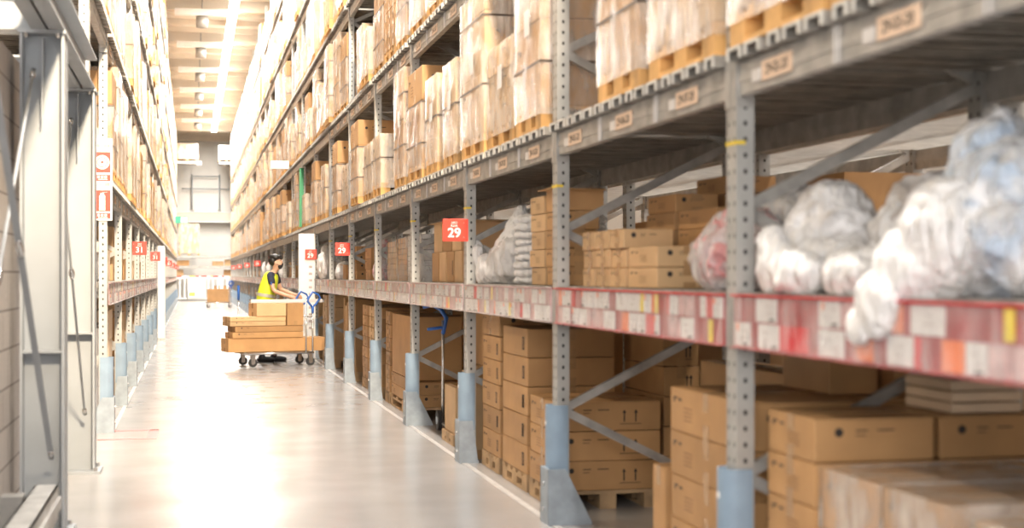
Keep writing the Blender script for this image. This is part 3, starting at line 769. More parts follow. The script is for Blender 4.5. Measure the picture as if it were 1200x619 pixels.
for j in range(7): carton(X0, 2.9, 18.45 + j * .22, 18.62 + j * .22, .12, 1.06 - (j % 3) * .05, '%s tall board carton standing like a book on its pallet' % ORD[j], 0, ('cardboard', 'cardboard_light')[j % 2], tape=False)
pallet(X0, 2.9, 18.45, 20.0, 'pallet under the row of tall board cartons', 0, .12)
GN = ['brown', 'tan', 'pale', 'plain', 'taped']
for k in range(6, 10):
    y = py(k) + .25
    j = 0
    while y < py(k + 1) - .6:
        w = min(R.uniform(.5, .8), py(k + 1) - .12 - y); n = R.choice((2, 3, 4, 5)); h = R.uniform(.75, .98) / n
        stack(n, X0, 2.9, y, y + w, .12, h, R.choice((0, 4, 8)), 'the %s floor stack in the %s trolley-side bay' % (ORD[j], ORD[k + 2]), R.choice(('cardboard', 'cardboard_light', 'cardboard_pale')))
        pallet(X0, 2.9, y, y + w, 'pallet under the %s floor stack in the %s trolley-side bay' % (ORD[j], ORD[k + 2]), 0, .12)
        y += w + .08; j += 1
far = MB()
for side, xx in ((1, X0), (-1, -1.65)):
    for k in range(10 if side > 0 else 7, K_END):
        for z0, hm in ((0, .95), (1.322, .5)):
            y = py(k) + .15
            while y < py(k + 1) - .6:
                w = min(R.uniform(.4, .8), py(k + 1) - .1 - y); far.box(xx + (.16 if z0 and side > 0 else 0), xx + .82, y, y + w, z0, z0 + R.uniform(.5, 1) * hm, R.choice(('cardboard', 'cardboard_light', 'cardboard_pale', 'white_card'))); y += w + .05
for k in range(-2, 8):   # goods in the rack behind
    y = py(k) + .5
    while y < py(k + 1) + .1:
        w = R.uniform(.5, .8)
        far.box(3.40, 4.3, y, y + w, 0, R.uniform(.5, 1.05), R.choice(('cardboard', 'cardboard', 'cardboard_light')))
        if k > 1 or k == -2 or R.random() < .6: far.box(3.6, 4.3, y, y + w, 1.322, 1.322 + R.uniform(.25, .75), R.choice(('cardboard', 'cardboard', 'tan_board')))
        y += w + .06
o = far.obj('stacked_goods'); o['kind'] = 'stuff'; o['label'] = 'distant and half-hidden stacks of goods deep in the racks'; o['category'] = 'goods'
tag(MB().obj('x'), '', '') if False else None
m = MB(); m.cbox(3.68, 3.92, 9.3, 9.36, 1.34, 2.17, 'tan_board', .004); tag(m.obj('wooden_board'), 'tan wooden board standing in the dim rear rack, seen above the bags', 'board')

# left-hand floor goods
for k in range(3, 7):
    y = py(k) + .2; j = 0
    while y < py(k + 1) - .65:
        w = min(R.uniform(.55, .8), py(k + 1) - .12 - y); n = R.choice((3, 4, 5)); h = R.uniform(.7, .95) / n
        mt = 'white_card' if (k == 3 and j < 2) else R.choice(('cardboard', 'cardboard_light', 'cardboard_pale', 'cardboard'))
        stack(n, -1.62, -.80, y, y + w, .12, h, 0 if mt == 'white_card' else 4, 'the %s floor stack in the %s column-side bay' % (ORD[j], ORD[k - 3]), mt)
        pallet(-1.62, -.80, y, y + w, 'pallet under the %s floor stack in the %s column-side bay' % (ORD[j], ORD[k - 3]), 0, .12)
        y += w + .08; j += 1

# ------------------------------------------------------------------ goods on the labelled shelf
ZS = 1.32
def small(x0, x1, y0, y1, layers, h, lab, mt='cardboard', marks=1, z=ZS):
    for i in range(layers):
        jx, jy = R.uniform(-.008, .008), R.uniform(-.006, .006)
        carton(x0 + jx, x1 + jx, y0 + jy, y1 + jy, z + i * h, z + (i + 1) * h - .0005, '%s small carton of %s' % ('lowest' if i == 0 else ORD[i] + '-up', lab), marks, mt, rz=R.uniform(-.02, .02))
for i in range(3): small(2.10, 2.36, 7.30 - i * .27, 7.55 - i * .27, 3, .098, 'the %s column of the stepped pile' % ORD[i], 'cardboard_light')
small(2.10, 2.42, 6.28, 6.72, 2, .10, 'the fourth column of the stepped pile', 'cardboard_light')
small(2.46, 2.70, 7.05, 7.5, 5, .098, 'the tall back column of the stepped pile')
small(2.46, 2.78, 6.45, 6.98, 4, .098, 'the wide back column of the stepped pile')
small(2.74, 3.02, 7.05, 7.5, 6, .098, 'the highest column of the stepped pile')
small(2.82, 3.02, 6.45, 6.98, 5, .098, 'the innermost column of the stepped pile')
small(2.10, 2.33, 8.02, 8.36, 4, .11, 'the tower behind the second post')
small(2.10, 2.33, 8.42, 8.78, 5, .11, 'the inner tower behind the second post', 'cardboard_light')
def opencarton(x0, x1, y0, y1, z0, h, label, mt='cardboard', flap=.06):
    m = MB(); t = .006; dx, dy = (x1 - x0) / 2, (y1 - y0) / 2
    m.box(-dx, dx, -dy, dy, 0, t, mt)
    for a in ((-dx, dx, -dy, -dy + t), (-dx, dx, dy - t, dy), (-dx, -dx + t, -dy + t, dy - t), (dx - t, dx, -dy + t, dy - t)): m.box(a[0], a[1], a[2], a[3], t, h, mt)
    o = thing('open_carton', label, 'carton', ((x0 + x1) / 2, (y0 + y1) / 2, z0), 0, None); m.obj('box', o)
    m = MB(); m.prism([(-dy, h - t), (-dy, h), (-dy - flap, h - .01), (-dy - flap, h - .01 - t)], 'x', -dx, dx, mt); m.obj('flap', o) 
    m = MB(); m.box(-dx - flap, -dx, -dy, dy, h - .004, h, mt); m.obj('flap', o)
opencarton(2.10, 2.36, 8.02, 8.36, 1.762, .13, 'open-topped carton on the tower behind the second post')
# third bay: open board cartons standing on the shelf
for j in range(5): carton(2.10, 2.6, 10.75 + j * .37, 11.08 + j * .37, ZS, ZS + .26, '%s plain carton in the lower row behind the 29 sign' % ORD[j], (0, 0, 4, 0, 0)[j], tape=False, mt=('cardboard', 'cardboard_light')[j % 2])
for j in range(3): opencarton(2.12, 2.62, 11.25 + j * .45, 11.66 + j * .45, ZS + .262, .25, '%s open carton in the upper row behind the 29 sign' % ORD[j], ('cardboard_light', 'cardboard')[j % 2])
carton(2.68, 3.0, 10.6, 12.4, ZS, ZS + .5, 'long plain carton at the back of the shelf behind the 29 sign', 0, tape=False)
def flatpack(x0, x1, y0, y1, n, h, label, mt):
    root = thing('wrapped_bundle', label, 'bundle', ((x0 + x1) / 2, (y0 + y1) / 2, ZS)); dx, dy = (x1 - x0), (y1 - y0)
    for i in range(n): m = MB(); m.cbox(-dx / 2, dx / 2, -dy / 2, dy / 2, i * h, (i + 1) * h - .004, mt, .006); m.obj('flat_pack', root)
    m = MB(); crumple(m, dx + .01, dy + .01, 0, n * h, 'wrap_film', R.random() * 9, .006, 5); m.obj('stretch_wrap', root)
flatpack(2.1, 2.7, 13.2, 14.0, 9, .05, 'film-wrapped bundle of grey-white flat packs on the labelled shelf', 'white_card')
flatpack(2.1, 2.7, 14.05, 14.7, 8, .055, 'film-wrapped bundle of brown flat packs beside the grey-white one', 'cardboard')
flatpack(2.1, 2.7, 14.75, 15.5, 7, .06, 'shorter wrapped bundle of tan flat packs next to the shelf post', 'cardboard_light')
small(2.1, 2.5, 16.1, 16.5, 4, .11, 'the pile beside the pink bag', 'cardboard_light'); small(2.1, 2.5, 17.0, 17.5, 3, .13, 'the pile behind the pink bag')
small(2.1, 2.5, 18.6, 19.1, 4, .11, 'the pile under the second 29 sign')
opencarton(2.05, 2.35, 19.3, 19.7, ZS, .2, 'open carton with white filling near the second 29 sign')
for k in range(9, 10):
    y = py(k) + .2; j = 0
    while y < py(k + 1) - .5:
        w = min(R.uniform(.3, .7), py(k + 1) - .12 - y); n = R.choice((1, 2, 3))
        if R.random() < .75: small(2.1, 2.6, y, y + w, n, R.uniform(.12, .18), 'the %s shelf pile in the %s trolley-side bay' % (ORD[j], ORD[k + 2]), R.choice(('cardboard', 'cardboard_light', 'cardboard_pale')), 0)
        y += w + .12; j += 1
for k in range(3, 7):
    y = py(k) + .2; j = 0
    while y < py(k + 1) - .5:
        w = min(R.uniform(.4, .8), py(k + 1) - .12 - y); h = R.uniform(.3, .6)
        if not (k == 3 and y < 14.6): carton(-1.4, -.82, y, y + w, ZS, ZS + h, '%s shelf carton in the %s column-side bay' % (ORD[j], ORD[k - 3]), 0, R.choice(('cardboard', 'cardboard_light', 'cardboard_pale')))
        y += w + .15; j += 1

# ------------------------------------------------------------------ plastic bags
def blob_mesh(ells, vox, amps, seed, zmin=None, xmin=None):
    bm = bmesh.new()
    for (c, r) in ells:
        d = bmesh.ops.create_icosphere(bm, subdivisions=3, radius=1)
        for v in d['verts']: v.co = Vector((c[0] + v.co.x * r[0], c[1] + v.co.y * r[1], c[2] + v.co.z * r[2]))
    me = bpy.data.meshes.new('b'); bm.to_mesh(me); bm.free()
    ob = bpy.data.objects.new('b', me); COL.objects.link(ob)
    md = ob.modifiers.new('r', 'REMESH'); md.mode = 'VOXEL'; md.voxel_size = vox
    sm = ob.modifiers.new('s', 'SMOOTH'); sm.iterations = 3
    bpy.context.view_layer.update()
    out = bpy.data.meshes.new_from_object(ob.evaluated_get(bpy.context.evaluated_depsgraph_get()))
    bpy.data.objects.remove(ob); bpy.data.meshes.remove(me)
    nr = [v.normal.copy() for v in out.vertices]
    for v, n in zip(out.vertices, nr):
        p = v.co.copy(); q = Vector((seed * 3.1, seed * 1.7, 0)); d = 0
        for (f, a) in amps:
            w = noise.noise_vector(p * f * .7 + q) * .35
            d += a * (1 - 2.2 * abs(noise.noise(p * f + w + q)))
        v.co = p + n * d
        if zmin is not None and v.co.z < zmin and (xmin is None or v.co.x > xmin): v.co.z = zmin
    for p in out.polygons: p.use_smooth = True
    return out
def bag(label, loc, ells, mt, film_=True, seed=1, vox=.014, cat='bag', amp=1., zmin=0., xmin=None, tie=True):
    root = thing('plastic_bag', label, cat, loc)
    A = [(4, .03 * amp), (11, .016 * amp), (27, .007 * amp)]
    me = blob_mesh(ells, vox, A, seed, zmin, xmin); me.materials.append(MATS[mt]); put('contents', me, root)
    if film_:
        e2 = [(c, tuple(x * 1.05 for x in r)) for c, r in ells]
        me = blob_mesh(e2, vox * 1.2, [(5, .035 * amp), (14, .016 * amp)], seed + 5, zmin + .001, xmin); me.materials.append(MATS['bag_thin' if mt in ('bag_pink', 'bag_blue') else 'bag_film']); put('clear_film', me, root)
    return root
bag('big crumpled clear bag full of pale blue goods, overhanging the red price rail', (2.28, 3.66, ZS), [((.05, 0, .15), (.24, .38, .17)), ((.04, -.05, .27), (.18, .28, .14)), ((.02, .06, .38), (.08, .11, .11)), ((.2, -.2, .2), (.25, .3, .2))], 'bag_blue', seed=1, amp=1.4)
bag('milky empty bag end trailing down over the red price rail', (2.05, 3.78, ZS), [((.04, -.1, .17), (.10, .16, .16)), ((.0, .0, .08), (.09, .16, .12)), ((-.09, .06, -.02), (.030, .12, .09)), ((-.10, .15, -.09), (.02, .07, .055))], 'bag_white', False, 2, .01, amp=.5, zmin=-.5)
bag('clear bag of grey and black goods between two white bags', (2.42, 4.30, ZS), [((0, 0, .16), (.18, .20, .17)), ((0, .02, .30), (.11, .13, .07))], 'bag_grey', seed=3)
bag('crumpled grey-white bag standing just right of the front post', (2.26, 4.62, ZS), [((0, .12, .17), (.14, .17, .18)), ((-.02, .0, .10), (.14, .16, .10)), ((.0, .14, .30), (.10, .11, .07))], 'bag_grey', seed=4)
bag('low white bag lying on the rail beside the front post', (2.06, 4.68, ZS), [((0, .1, .08), (.06, .13, .10)), ((-.01, -.1, .06), (.06, .15, .08)), ((.0, .15, .16), (.05, .07, .07))], 'bag_white', False, 5, amp=.6)
bag('small crumpled white bag in front of the big blue-filled one', (2.10, 4.20, ZS), [((0, 0, .06), (.08, .17, .08))], 'bag_white', True, 15, amp=.7)
bag('clear bag filled with pink and white pieces behind the front post', (2.22, 5.52, ZS), [((0, 0, .13), (.15, .30, .14)), ((0, -.05, .22), (.11, .18, .09))], 'bag_pink', seed=6)
bag('dark grey bag standing behind the pink and white one', (2.5, 5.60, ZS), [((0, 0, .2), (.16, .26, .22))], 'bag_dark', seed=7)
bag('draped clear plastic sheet rising to a peak behind the second post', (2.18, 9.72, ZS), [((-.02, .25, .08), (.12, .25, .10)), ((.02, .1, .15), (.12, .25, .13)), ((.02, -.08, .19), (.12, .22, .19)), ((.03, -.16, .35), (.07, .11, .12)), ((.04, -.19, .46), (.03, .04, .07))], 'bag_white', True, 8, amp=.8)
bag('limp white bag hanging over the shelf edge at the signpost', (2.09, 10.15, ZS), [((0, 0, .1), (.06, .12, .11)), ((-.02, .2, .2), (.04, .08, .12))], 'bag_white', False, 9, amp=.5)
root = thing('bedding_stack', 'tall stack of folded white bedding wrapped in plastic', 'bedding', (2.4, 9.12, ZS))
for i in range(9):
    me = blob_mesh([((0, 0, .028), (.30, .27, .034)), ((-.02, .02, .028), (.30, .25, .036))], .012, [(8, .014), (20, .005)], i, 0.); me.materials.append(MATS['bag_white']); put('folded_cover', me, root, (R.uniform(-.01, .01), 0, i * .05))
bag('pink-white bag slumped upright on the shelf, third post past the sign', (2.12, 15.95, ZS), [((0, 0, .12), (.1, .22, .14)), ((0, -.05, .3), (.07, .10, .16))], 'bag_pink', False, 10, .02)
bag('white bag standing on the shelf next to the black bundle', (2.06, 22.3, ZS), [((0, 0, .2), (.12, .3, .22)), ((0, .1, .4), (.06, .12, .1))], 'bag_white', False, 11, .03)
bag('black bundled goods in plastic under the far 29 sign', (2.35, 21.5, ZS), [((0, 0, .2), (.2, .42, .22))], 'bag_dark', False, 12, .03)
bag('white filling paper puffing out of the shelf near the second sign', (2.10, 20.05, ZS), [((0, 0, .1), (.1, .2, .12))], 'bag_white', False, 13, .025)
for j, k in enumerate((10, 12, 13)):
    bag('white wrapped roll leaning on the shelf, %s of three beyond the man' % ORD[j], (2.03, py(k) + .55, ZS), [((0, 0, .2), (.1, .2, .24))], 'bag_white', False, 20 + j, .04)
bag('white bag on the labelled shelf behind the first column-side post', (-1.0, 14.3, ZS), [((0, 0, .2), (.14, .25, .24))], 'bag_white', False, 14, .03)

# ------------------------------------------------------------------ hand truck in the third bay
root = thing('hand_truck', 'blue-handled hand truck parked between the third and fourth posts', 'hand truck', (2.18, 12.45, 0))
m = MB(); m.tube([(0, 0, .12), (0, 0, .98)], .014, 'chrome', 8); m.tube([(.26, 0, .12), (.26, 0, .98)], .014, 'chrome', 8); m.box(0, .26, -.01, .01, .3, .33, 'chrome'); m.obj('frame', root)
m = MB(); m.tube([(0, 0, .86), (.03, 0, 1.0), (-.02, 0, 1.08), (-.10, 0, 1.12), (-.18, 0, 1.10)], .02, 'blue_plastic', 8); m.tube([(.02, 0, .92), (-.14, 0, .90)], .014, 'blue_plastic', 8); m.obj('handle', root)
m = MB(); m.box(-.02, .28, -.24, 0, .06, .075, 'galvanised'); m.obj('toe_plate', root)
for x in (-.03, .29): m = MB(); m.disc((x, .04, .09), .09, 'x', .035, 'rubber', 18); m.disc((x, .04, .09), .04, 'x', .04, 'chrome', 12); m.obj('wheel', root)

# ------------------------------------------------------------------ platform trolley
TH = math.radians(14); TO = Vector((.90, 21.62, 0)); ct, st = math.cos(TH), math.sin(TH)
def TW(x, y, z=0): return (TO.x + x * ct - y * st, TO.y + x * st + y * ct, z)
def trolley(loc, rz, label):
    root = thing('platform_trolley', label, 'trolley', loc, rz)
    m = MB(); 
    for y in (-.02, .55): m.tube([(-.12, y, .20), (.95, y, .20)], .018, 'chrome', 8)
    for x in (-.12, .05, .45, .93): m.tube([(x, -.02, .20), (x, .55, .20)], .015, 'chrome', 8)
    for i in range(6): m.tube([(-.1, .06 + i * .085, .205), (.93, .06 + i * .085, .205)], .006, 'chrome', 6)
    m.obj('platform', root)
    for y in (-.02, .55):
        m = MB(); m.tube([(.93, y, .12), (.93, y, .92)], .014, 'chrome', 8); m.obj('upright_pole', root)
        m = MB(); pts = [(.93, y, .88), (.85, y, .98), (.86, y, 1.02), (.93, y, 1.12), (1.02, y, 1.08), (1.05, y, 1.03), (.98, y, .93), (.93, y, .90)]
        m.tube(pts, .017, 'blue_plastic', 8); m.tube([(.93, y, .80), (.93, y, .9)], .022, 'blue_plastic', 8); m.obj('loop_handle', root)
    m = MB(); m.tube([(.82, -.035, .20), (.82, -.035, .97)], .012, 'chrome', 8); m.obj('support_pole', root)
    m = MB(); m.tube([(.93, -.02, .74), (.93, .55, .74)], .012, 'chrome', 8); m.obj('cross_bar', root)
    for x in (0, .90):
        for y in (0, .53):
            m = MB(); m.disc((x, y, .065), .065, 'y', .035, 'rubber', 20); m.disc((x, y, .065), .03, 'y', .04, 'chrome', 12)
            w = m.obj('caster_wheel', root)
            m = MB(); m.box(x - .03, x + .03, y - .028, y - .022, .05, .16, 'chrome'); m.box(x - .03, x + .03, y + .022, y + .028, .05, .16, 'chrome'); m.box(x - .035, x + .035, y - .03, y + .03, .155, .185, 'chrome'); m.obj('caster_fork', w)
    return root
t_ = trolley(TO, TH, 'platform trolley with blue loop handles stacked with long cartons')
m = MB(); m.tube([(-.06, .56, .2), (-.06, .56, 1.1)], .012, 'chrome', 8); m.obj('corner_pole', t_); m = MB(); m.tube([(-.06, .56, 1.0), (-.06, .56, 1.22)], .02, 'blue_plastic', 8); m.obj('pole_grip', t_)
def tc(x0, x1, y0, y1, z0, z1, label, marks=0, mt='cardboard', mm=True):
    o = carton(x0, x1, y0, y1, z0, z1, label, marks, mt); p = TW((x0 + x1) / 2, (y0 + y1) / 2, z0); o.location = p; o.rotation_euler = (0, 0, TH); return o
tc(-.36, 1.15, .05, .47, .222, .43, 'longest carton lying lowest on the blue-handled trolley', 0)
tc(-.30, .80, .03, .46, .432, .522, 'lower of two mid-height flat cartons on the trolley', 1); tc(-.26, .80, .03, .46, .524, .612, 'upper of two mid-height flat cartons on the trolley', 1)
tc(-.34, .52, .02, .46, .614, .684, 'lower thin flat carton left of the tall box on the trolley', 1, 'cardboard_light'); tc(-.34, .52, .02, .46, .686, .756, 'upper thin flat carton left of the tall box on the trolley', 1, 'cardboard_light')
tc(.06, .52, .0, .44, .758, .955, 'square carton under the white bar on the trolley', 0, 'cardboard_light'); tc(.54, .80, .02, .44, .614, .955, 'tall box at the handle end of the trolley load', 0)
tc(.0, 1.16, .10, .19, .957, 1.01, 'long white bar lying across the top of the trolley load', 0, 'white_card')
# far trolley
f_ = trolley((.72, 61.2, 0), math.radians(4), 'distant small trolley near the end barrier carrying one carton')
o = carton(.66, 1.58, 61.25, 61.7, .225, .78, 'carton riding on the distant trolley by the end barrier', 0)

# ------------------------------------------------------------------ the man
def skin_mesh(verts, edges, radii, mt, root_i=0, sub=2, loops=None):
    me = bpy.data.meshes.new('s'); me.from_pydata([tuple(v) for v in verts], edges, [])
    ob = bpy.data.objects.new('s', me); COL.objects.link(ob)
    md = ob.modifiers.new('k', 'SKIN'); md.use_smooth_shade = True
    for i, r in enumerate(radii):
        sv = me.skin_vertices[0].data[i]; sv.radius = r if isinstance(r, tuple) else (r, r); sv.use_root = (i == root_i)
    sb = ob.modifiers.new('u', 'SUBSURF'); sb.levels = sub; sb.render_levels = sub
    bpy.context.view_layer.update()
    out = bpy.data.meshes.new_from_object(ob.evaluated_get(bpy.context.evaluated_depsgraph_get()))
    bpy.data.objects.remove(ob); bpy.data.meshes.remove(me)
    out.materials.clear(); out.materials.append(MATS[mt])
    for p in out.polygons: p.use_smooth = True; p.material_index = 0
    return out
class G:
    def __init__(s): s.v = []; s.e = []; s.r = []
    def p(s, co, r, to=None):
        s.v.append(co); s.r.append(r); i = len(s.v) - 1
        if to is not None: s.e.append((to, i))
        return i
man = thing('person', 'person in a yellow high-visibility vest and black mask pushing the trolley', 'person', (1.22, 22.78, 0), math.radians(-14))
RS, RE, RW = Vector((.03, -.168, 1.385)), Vector((.10, -.232, 1.13)), Vector((.365, -.268, 1.04))
LS, LE, LW = Vector((.05, .168, 1.385)), Vector((.12, .23, 1.15)), Vector((.36, .20, 1.06))
g = G()
pel = g.p((-.09, 0, .93), (.10, .075)); sp1 = g.p((-.06, 0, 1.08), (.10, .075), pel); ch = g.p((-.01, 0, 1.27), (.10, .075), sp1); uc = g.p((.03, 0, 1.37), (.065, .055), ch)
nk = g.p((.065, 0, 1.44), .036, uc); hd = g.p((.108, 0, 1.50), (.062, .066), nk); h2 = g.p((.108, 0, 1.585), (.088, .102), hd); h3 = g.p((.10, 0, 1.645), (.070, .085), h2)
ns = g.p((.198, 0, 1.555), .012, h2)
def arm(S, E_, W, sgn):
    a = g.p(S, .038, uc); b = g.p((S + E_) / 2, .040, a); c = g.p(E_, .038, b); d = g.p((E_ + W) / 2, .034, c); w = g.p(W, .026, d)
    dr = (W - E_).normalized(); palm = g.p(W + dr * .055, (.032, .018), w); 
    for i, off in enumerate((-.03, -.01, .01, .03)):
        L = (.9, 1.05, 1.0, .8)[i]; k = palm + 0; base = W + dr * .085 + Vector((0, 0, -off))
        f1 = g.p(base, .0095, palm); f2 = g.p(base + dr * .028 * L + Vector((0, -.006 * sgn, -.006)), .009, f1); f3 = g.p(base + dr * .036 * L + Vector((0, .016 * sgn, -.026)), .0085, f2); g.p(base + dr * .02 * L + Vector((0, .03 * sgn, -.034)), .0078, f3)
    t1 = g.p(W + dr * .03 + Vector((0, .02 * sgn, .026)), .011, w); g.p(W + dr * .065 + Vector((0, .034 * sgn, .034)), .0095, t1)
arm(RS, RE, RW, 1); arm(LS, LE, LW, -1)
for s, fx in ((-1, -.02), (1, .13)):
    hp = g.p((-.08, s * .09, .88), .085, pel); kn = g.p((-.05 + fx * .6, s * .10, .48), .056, hp); ak = g.p((-.09 + fx, s * .10, .10), .038, kn); g.p((-.02 + fx, s * .105, .045), .035, ak)
put('body', skin_mesh(g.v, g.e, g.r, 'skin', 0), man)
g = G(); a = g.p((-.09, 0, .97), (.16, .13)); 
for s, fx in ((-1, -.02), (1, .13)):
    b = g.p((-.08, s * .095, .86), .10, a); c = g.p((-.05 + fx * .6, s * .10, .48), .074, b); d = g.p((-.09 + fx, s * .10, .20), .062, c); g.p((-.09 + fx, s * .10, .085), .060, d)
put('trousers', skin_mesh(g.v, g.e, g.r, 'navy_cloth', 0), man)
g = G(); a = g.p((-.08, 0, 1.02), (.13, .095)); b = g.p((-.01, 0, 1.27), (.142, .10), a); c = g.p((.03, 0, 1.375), (.085, .07), b); g.p((.055, 0, 1.445), .058, c)
for S, E_ in ((RS, RE), (LS, LE)): d = g.p(S + Vector((0, 0, .005)), .060, c); g.p(S + (E_ - S) * .66, .060, d)
put('shirt', skin_mesh(g.v, g.e, g.r, 'navy_cloth', 0), man)
g = G(); a = g.p((-.10, 0, .88), (.205, .15)); b = g.p((-.075, 0, 1.04), (.20, .15), a); c = g.p((-.015, 0, 1.24), (.195, .15), b); d = g.p((.018, 0, 1.375), (.175, .125), c); g.p((.035, 0, 1.43), (.12, .085), d)
vest = put('safety_vest', skin_mesh(g.v, g.e, g.r, 'vest_yellow', 0), man)
def hoop_fit(me, z0, h, tilt, mt, name, parent):
    m = MB(); n = 40; vs = []; cx = -.075
    for i in range(n):
        a = 2 * PI * i / n; zc = z0 + tilt * math.cos(a)
        best = max([math.hypot(v.co.x - cx, v.co.y) for v in me.vertices if abs(v.co.z - zc) < .05 and abs((math.atan2(v.co.y, v.co.x - cx) - a + PI) % (2 * PI) - PI) < .3] or [.15])
        for dz in (0, h): vs.append((cx + (best + .004) * math.cos(a), (best + .004) * math.sin(a), zc + dz))
    m.add(vs, [(2 * i, 2 * ((i + 1) % n), 2 * ((i + 1) % n) + 1, 2 * i + 1) for i in range(n)], mt, None, True); m.obj(name, parent)
def hoop(z, cx, rx, ry, h, mt, name, parent, tilt=0.):
    m = MB(); n = 32; vs = []
    for i in range(n):
        a = 2 * PI * i / n
        for dz in (0, h): vs.append((cx + rx * math.cos(a), ry * math.sin(a), z + dz + tilt * math.cos(a) * rx))
    m.add(vs, [(2 * i, 2 * ((i + 1) % n), 2 * ((i + 1) % n) + 1, 2 * i + 1) for i in range(n)], mt, None, True); m.obj(name, parent)
hoop_fit(vest.data, 1.04, .05, -.03, 'reflective', 'reflective_band', vest)
# head details
m = MB()
def ball(m, c, r, mt, n=10):
    bm = bmesh.new(); bmesh.ops.create_uvsphere(bm, u_segments=n * 2, v_segments=n, radius=1)
    m.add([(c[0] + v.co.x * r[0], c[1] + v.co.y * r[1], c[2] + v.co.z * r[2]) for v in bm.verts], [[v.index for v in f.verts] for f in (bm.verts.index_update() or bm.faces)], mt, None, True); bm.free()
ball(m, (.150, 0, 1.548), (.046, .058, .046), 'black_cloth'); ball(m, (.182, 0, 1.575), (.024, .032, .034), 'black_cloth')
for s in (-1, 1): m.tube([(.16, s * .055, 1.56), (.10, s * .086, 1.585)], .004, 'black_cloth', 6)
m.obj('face_mask', man)
m = MB(); ball(m, (.08, 0, 1.69), (.098, .090, .055), 'hair', 12); ball(m, (.045, 0, 1.635), (.072, .088, .085), 'hair', 12); ball(m, (.135, -.01, 1.70), (.055, .070, .030), 'hair', 10); ball(m, (.172, 0, 1.678), (.028, .062, .030), 'hair', 10)
for i in range(26):
    a = R.uniform(0, 2 * PI); q = R.uniform(.02, .08); ball(m, (.085 + q * math.cos(a), q * math.sin(a) * .9, 1.728 - q * .28), (.026, .02, .018), 'hair', 5)
m.obj('hair', man)
for s in (-1, 1):
    m = MB(); ball(m, (.10, s * .088, 1.60), (.018, .010, .030), 'skin', 6); m.obj('ear', man)
    m = MB(); ball(m, (.172, s * .032, 1.612), (.010, .012, .008), 'sign_white', 6); ball(m, (.180, s * .033, 1.612), (.005, .006, .006), 'ink', 6); m.obj('eye', man)
    m = MB(); m.tube([(.178, s * .015, 1.632), (.176, s * .035, 1.637), (.160, s * .052, 1.632)], .004, 'hair', 6); m.obj('eyebrow', man)
for s, fx in ((-1, -.02), (1, .13)):
    m = MB(); ball(m, (-.03 + fx, s * .105, .048), (.145, .052, .05), 'black_cloth', 10); ball(m, (-.09 + fx, s * .105, .07), (.065, .05, .06), 'black_cloth', 8); m.box(-.16 + fx, .105 + fx, s * .105 - .046, s * .105 + .046, 0, .02, 'rubber'); m.obj('shoe', man)
for o in man.children:
    if o.name.split('.')[0] in ('face_mask', 'hair', 'ear', 'eye', 'eyebrow'): o.location.z = -.03
m = MB(); m.box(.055, .075, -.25, -.243, 1.22, 1.27, 'blue_plastic'); m.obj('sleeve_badge', man)

# ------------------------------------------------------------------ end of the aisle
YE = 77.5
root = thing('end_barrier', 'white slatted barrier closing the far end of the aisle', 'barrier', (.65, 75.5, 0))
m = MB(); m.box(-1.5, 1.9, -.03, .03, 1.18, 1.26, 'white_paint'); m.box(-1.5, 1.9, -.03, .03, .12, .2, 'white_paint'); m.obj('rail', root)
for i in range(15):
    m = MB(); m.box(-1.5 + i * .24, -1.42 + i * .24, -.02, .02, .2, 1.18, 'white_paint'); m.obj('slat', root)
for x in (-1.5, .8, 1.85): m = MB(); m.box(x, x + .09, -.05, .05, .0, 1.32, 'white_paint'); m.box(x - .02, x + .11, -.1, .1, 0, .06, 'label_orange'); m.obj('post', root)
root = thing('notice_board', 'large white notice with a yellow square hung on the end barrier', 'notice', (.28, 75.42, .22))
m = MB(); m.box(-.45, .45, -.02, .02, 0, 1.02, 'sign_white'); m.obj('sheet', root)
m = MB(); m.box(-.38, -.08, -.024, -.02, .06, .25, 'label_yellow'); m.obj('yellow_square', root)
m = MB(); 
for i, z in enumerate((.9, .84, .62, .56, .5)): m.box(-.3, .2 - .05 * i, -.024, -.02, z, z + .02, 'label_grey')
m.obj('text_lines', root)
root = thing('cross_rack', 'rack standing crosswise against the end wall behind the barrier', 'pallet rack', (.7, YE, 0))
for x in (-1.55, 1.65):
    for y in (0, 1.0): m = MB(); m.box(x - .05, x + .05, y - .05, y + .05, 0, 8.9, 'galvanised'); m.obj('upright', root)
for z, t in ((1.34, 'label_rail'), (1.85, 'beam'), (2.4, 'beam'), (7.42, 'beam')):
    for y in (0, 1.0):
        if z < 7: m = MB(); m.box(-1.5, 1.6, y - .03, y + .03, z - .13, z, 'galvanised'); m.obj('beam', root)
        else:
            for a, b in ((-1.5, -.15), (.75, 1.6)): m = MB(); m.box(a, b, y - .03, y + .03, z - .13, z, 'galvanised'); m.obj('beam', root)
    if z < 7: m = MB(); m.box(-1.5, 1.6, .03, .97, z - .03, z, 'deck_steel'); m.obj('deck', root)
m = MB(); x = -1.48; i = 0
while x < 1.5: w = R.choice((.1, .2, .3)); m.box(x, x + w - .02, -.045, -.03, 1.2, 1.33, ('sign_red', 'white_card', 'white_card', 'label_yellow', 'sign_red', 'white_card')[i % 6]); x += w; i += 1
m.obj('price_label', root)
def wl(x, y, z, dx, dy, h, label, mt='cardboard_light', pal='pallet_wood', wrap=True):
    root = thing('shelf_load', label, 'pallet load', (x, y, z)); m = MB(); pallet_geo(m, dx, dy, .13, pal); m.obj('pallet', root)
    n = 3
    for i in range(n): mm = carton_geo(MB(), dx - .02, dy - .02, h / n, mt, 0); mm.obj('carton_layer', root, (0, 0, .13 + i * h / n))
    if wrap: m = MB(); crumple(m, dx, dy, .1, .14 + h, 'wrap_film', x, .008); m.obj('stretch_wrap', root)
wl(-.12, YE + .5, 2.41, 1.1, .9, 1.55, 'tall wrapped load on the crosswise rack at the end wall')
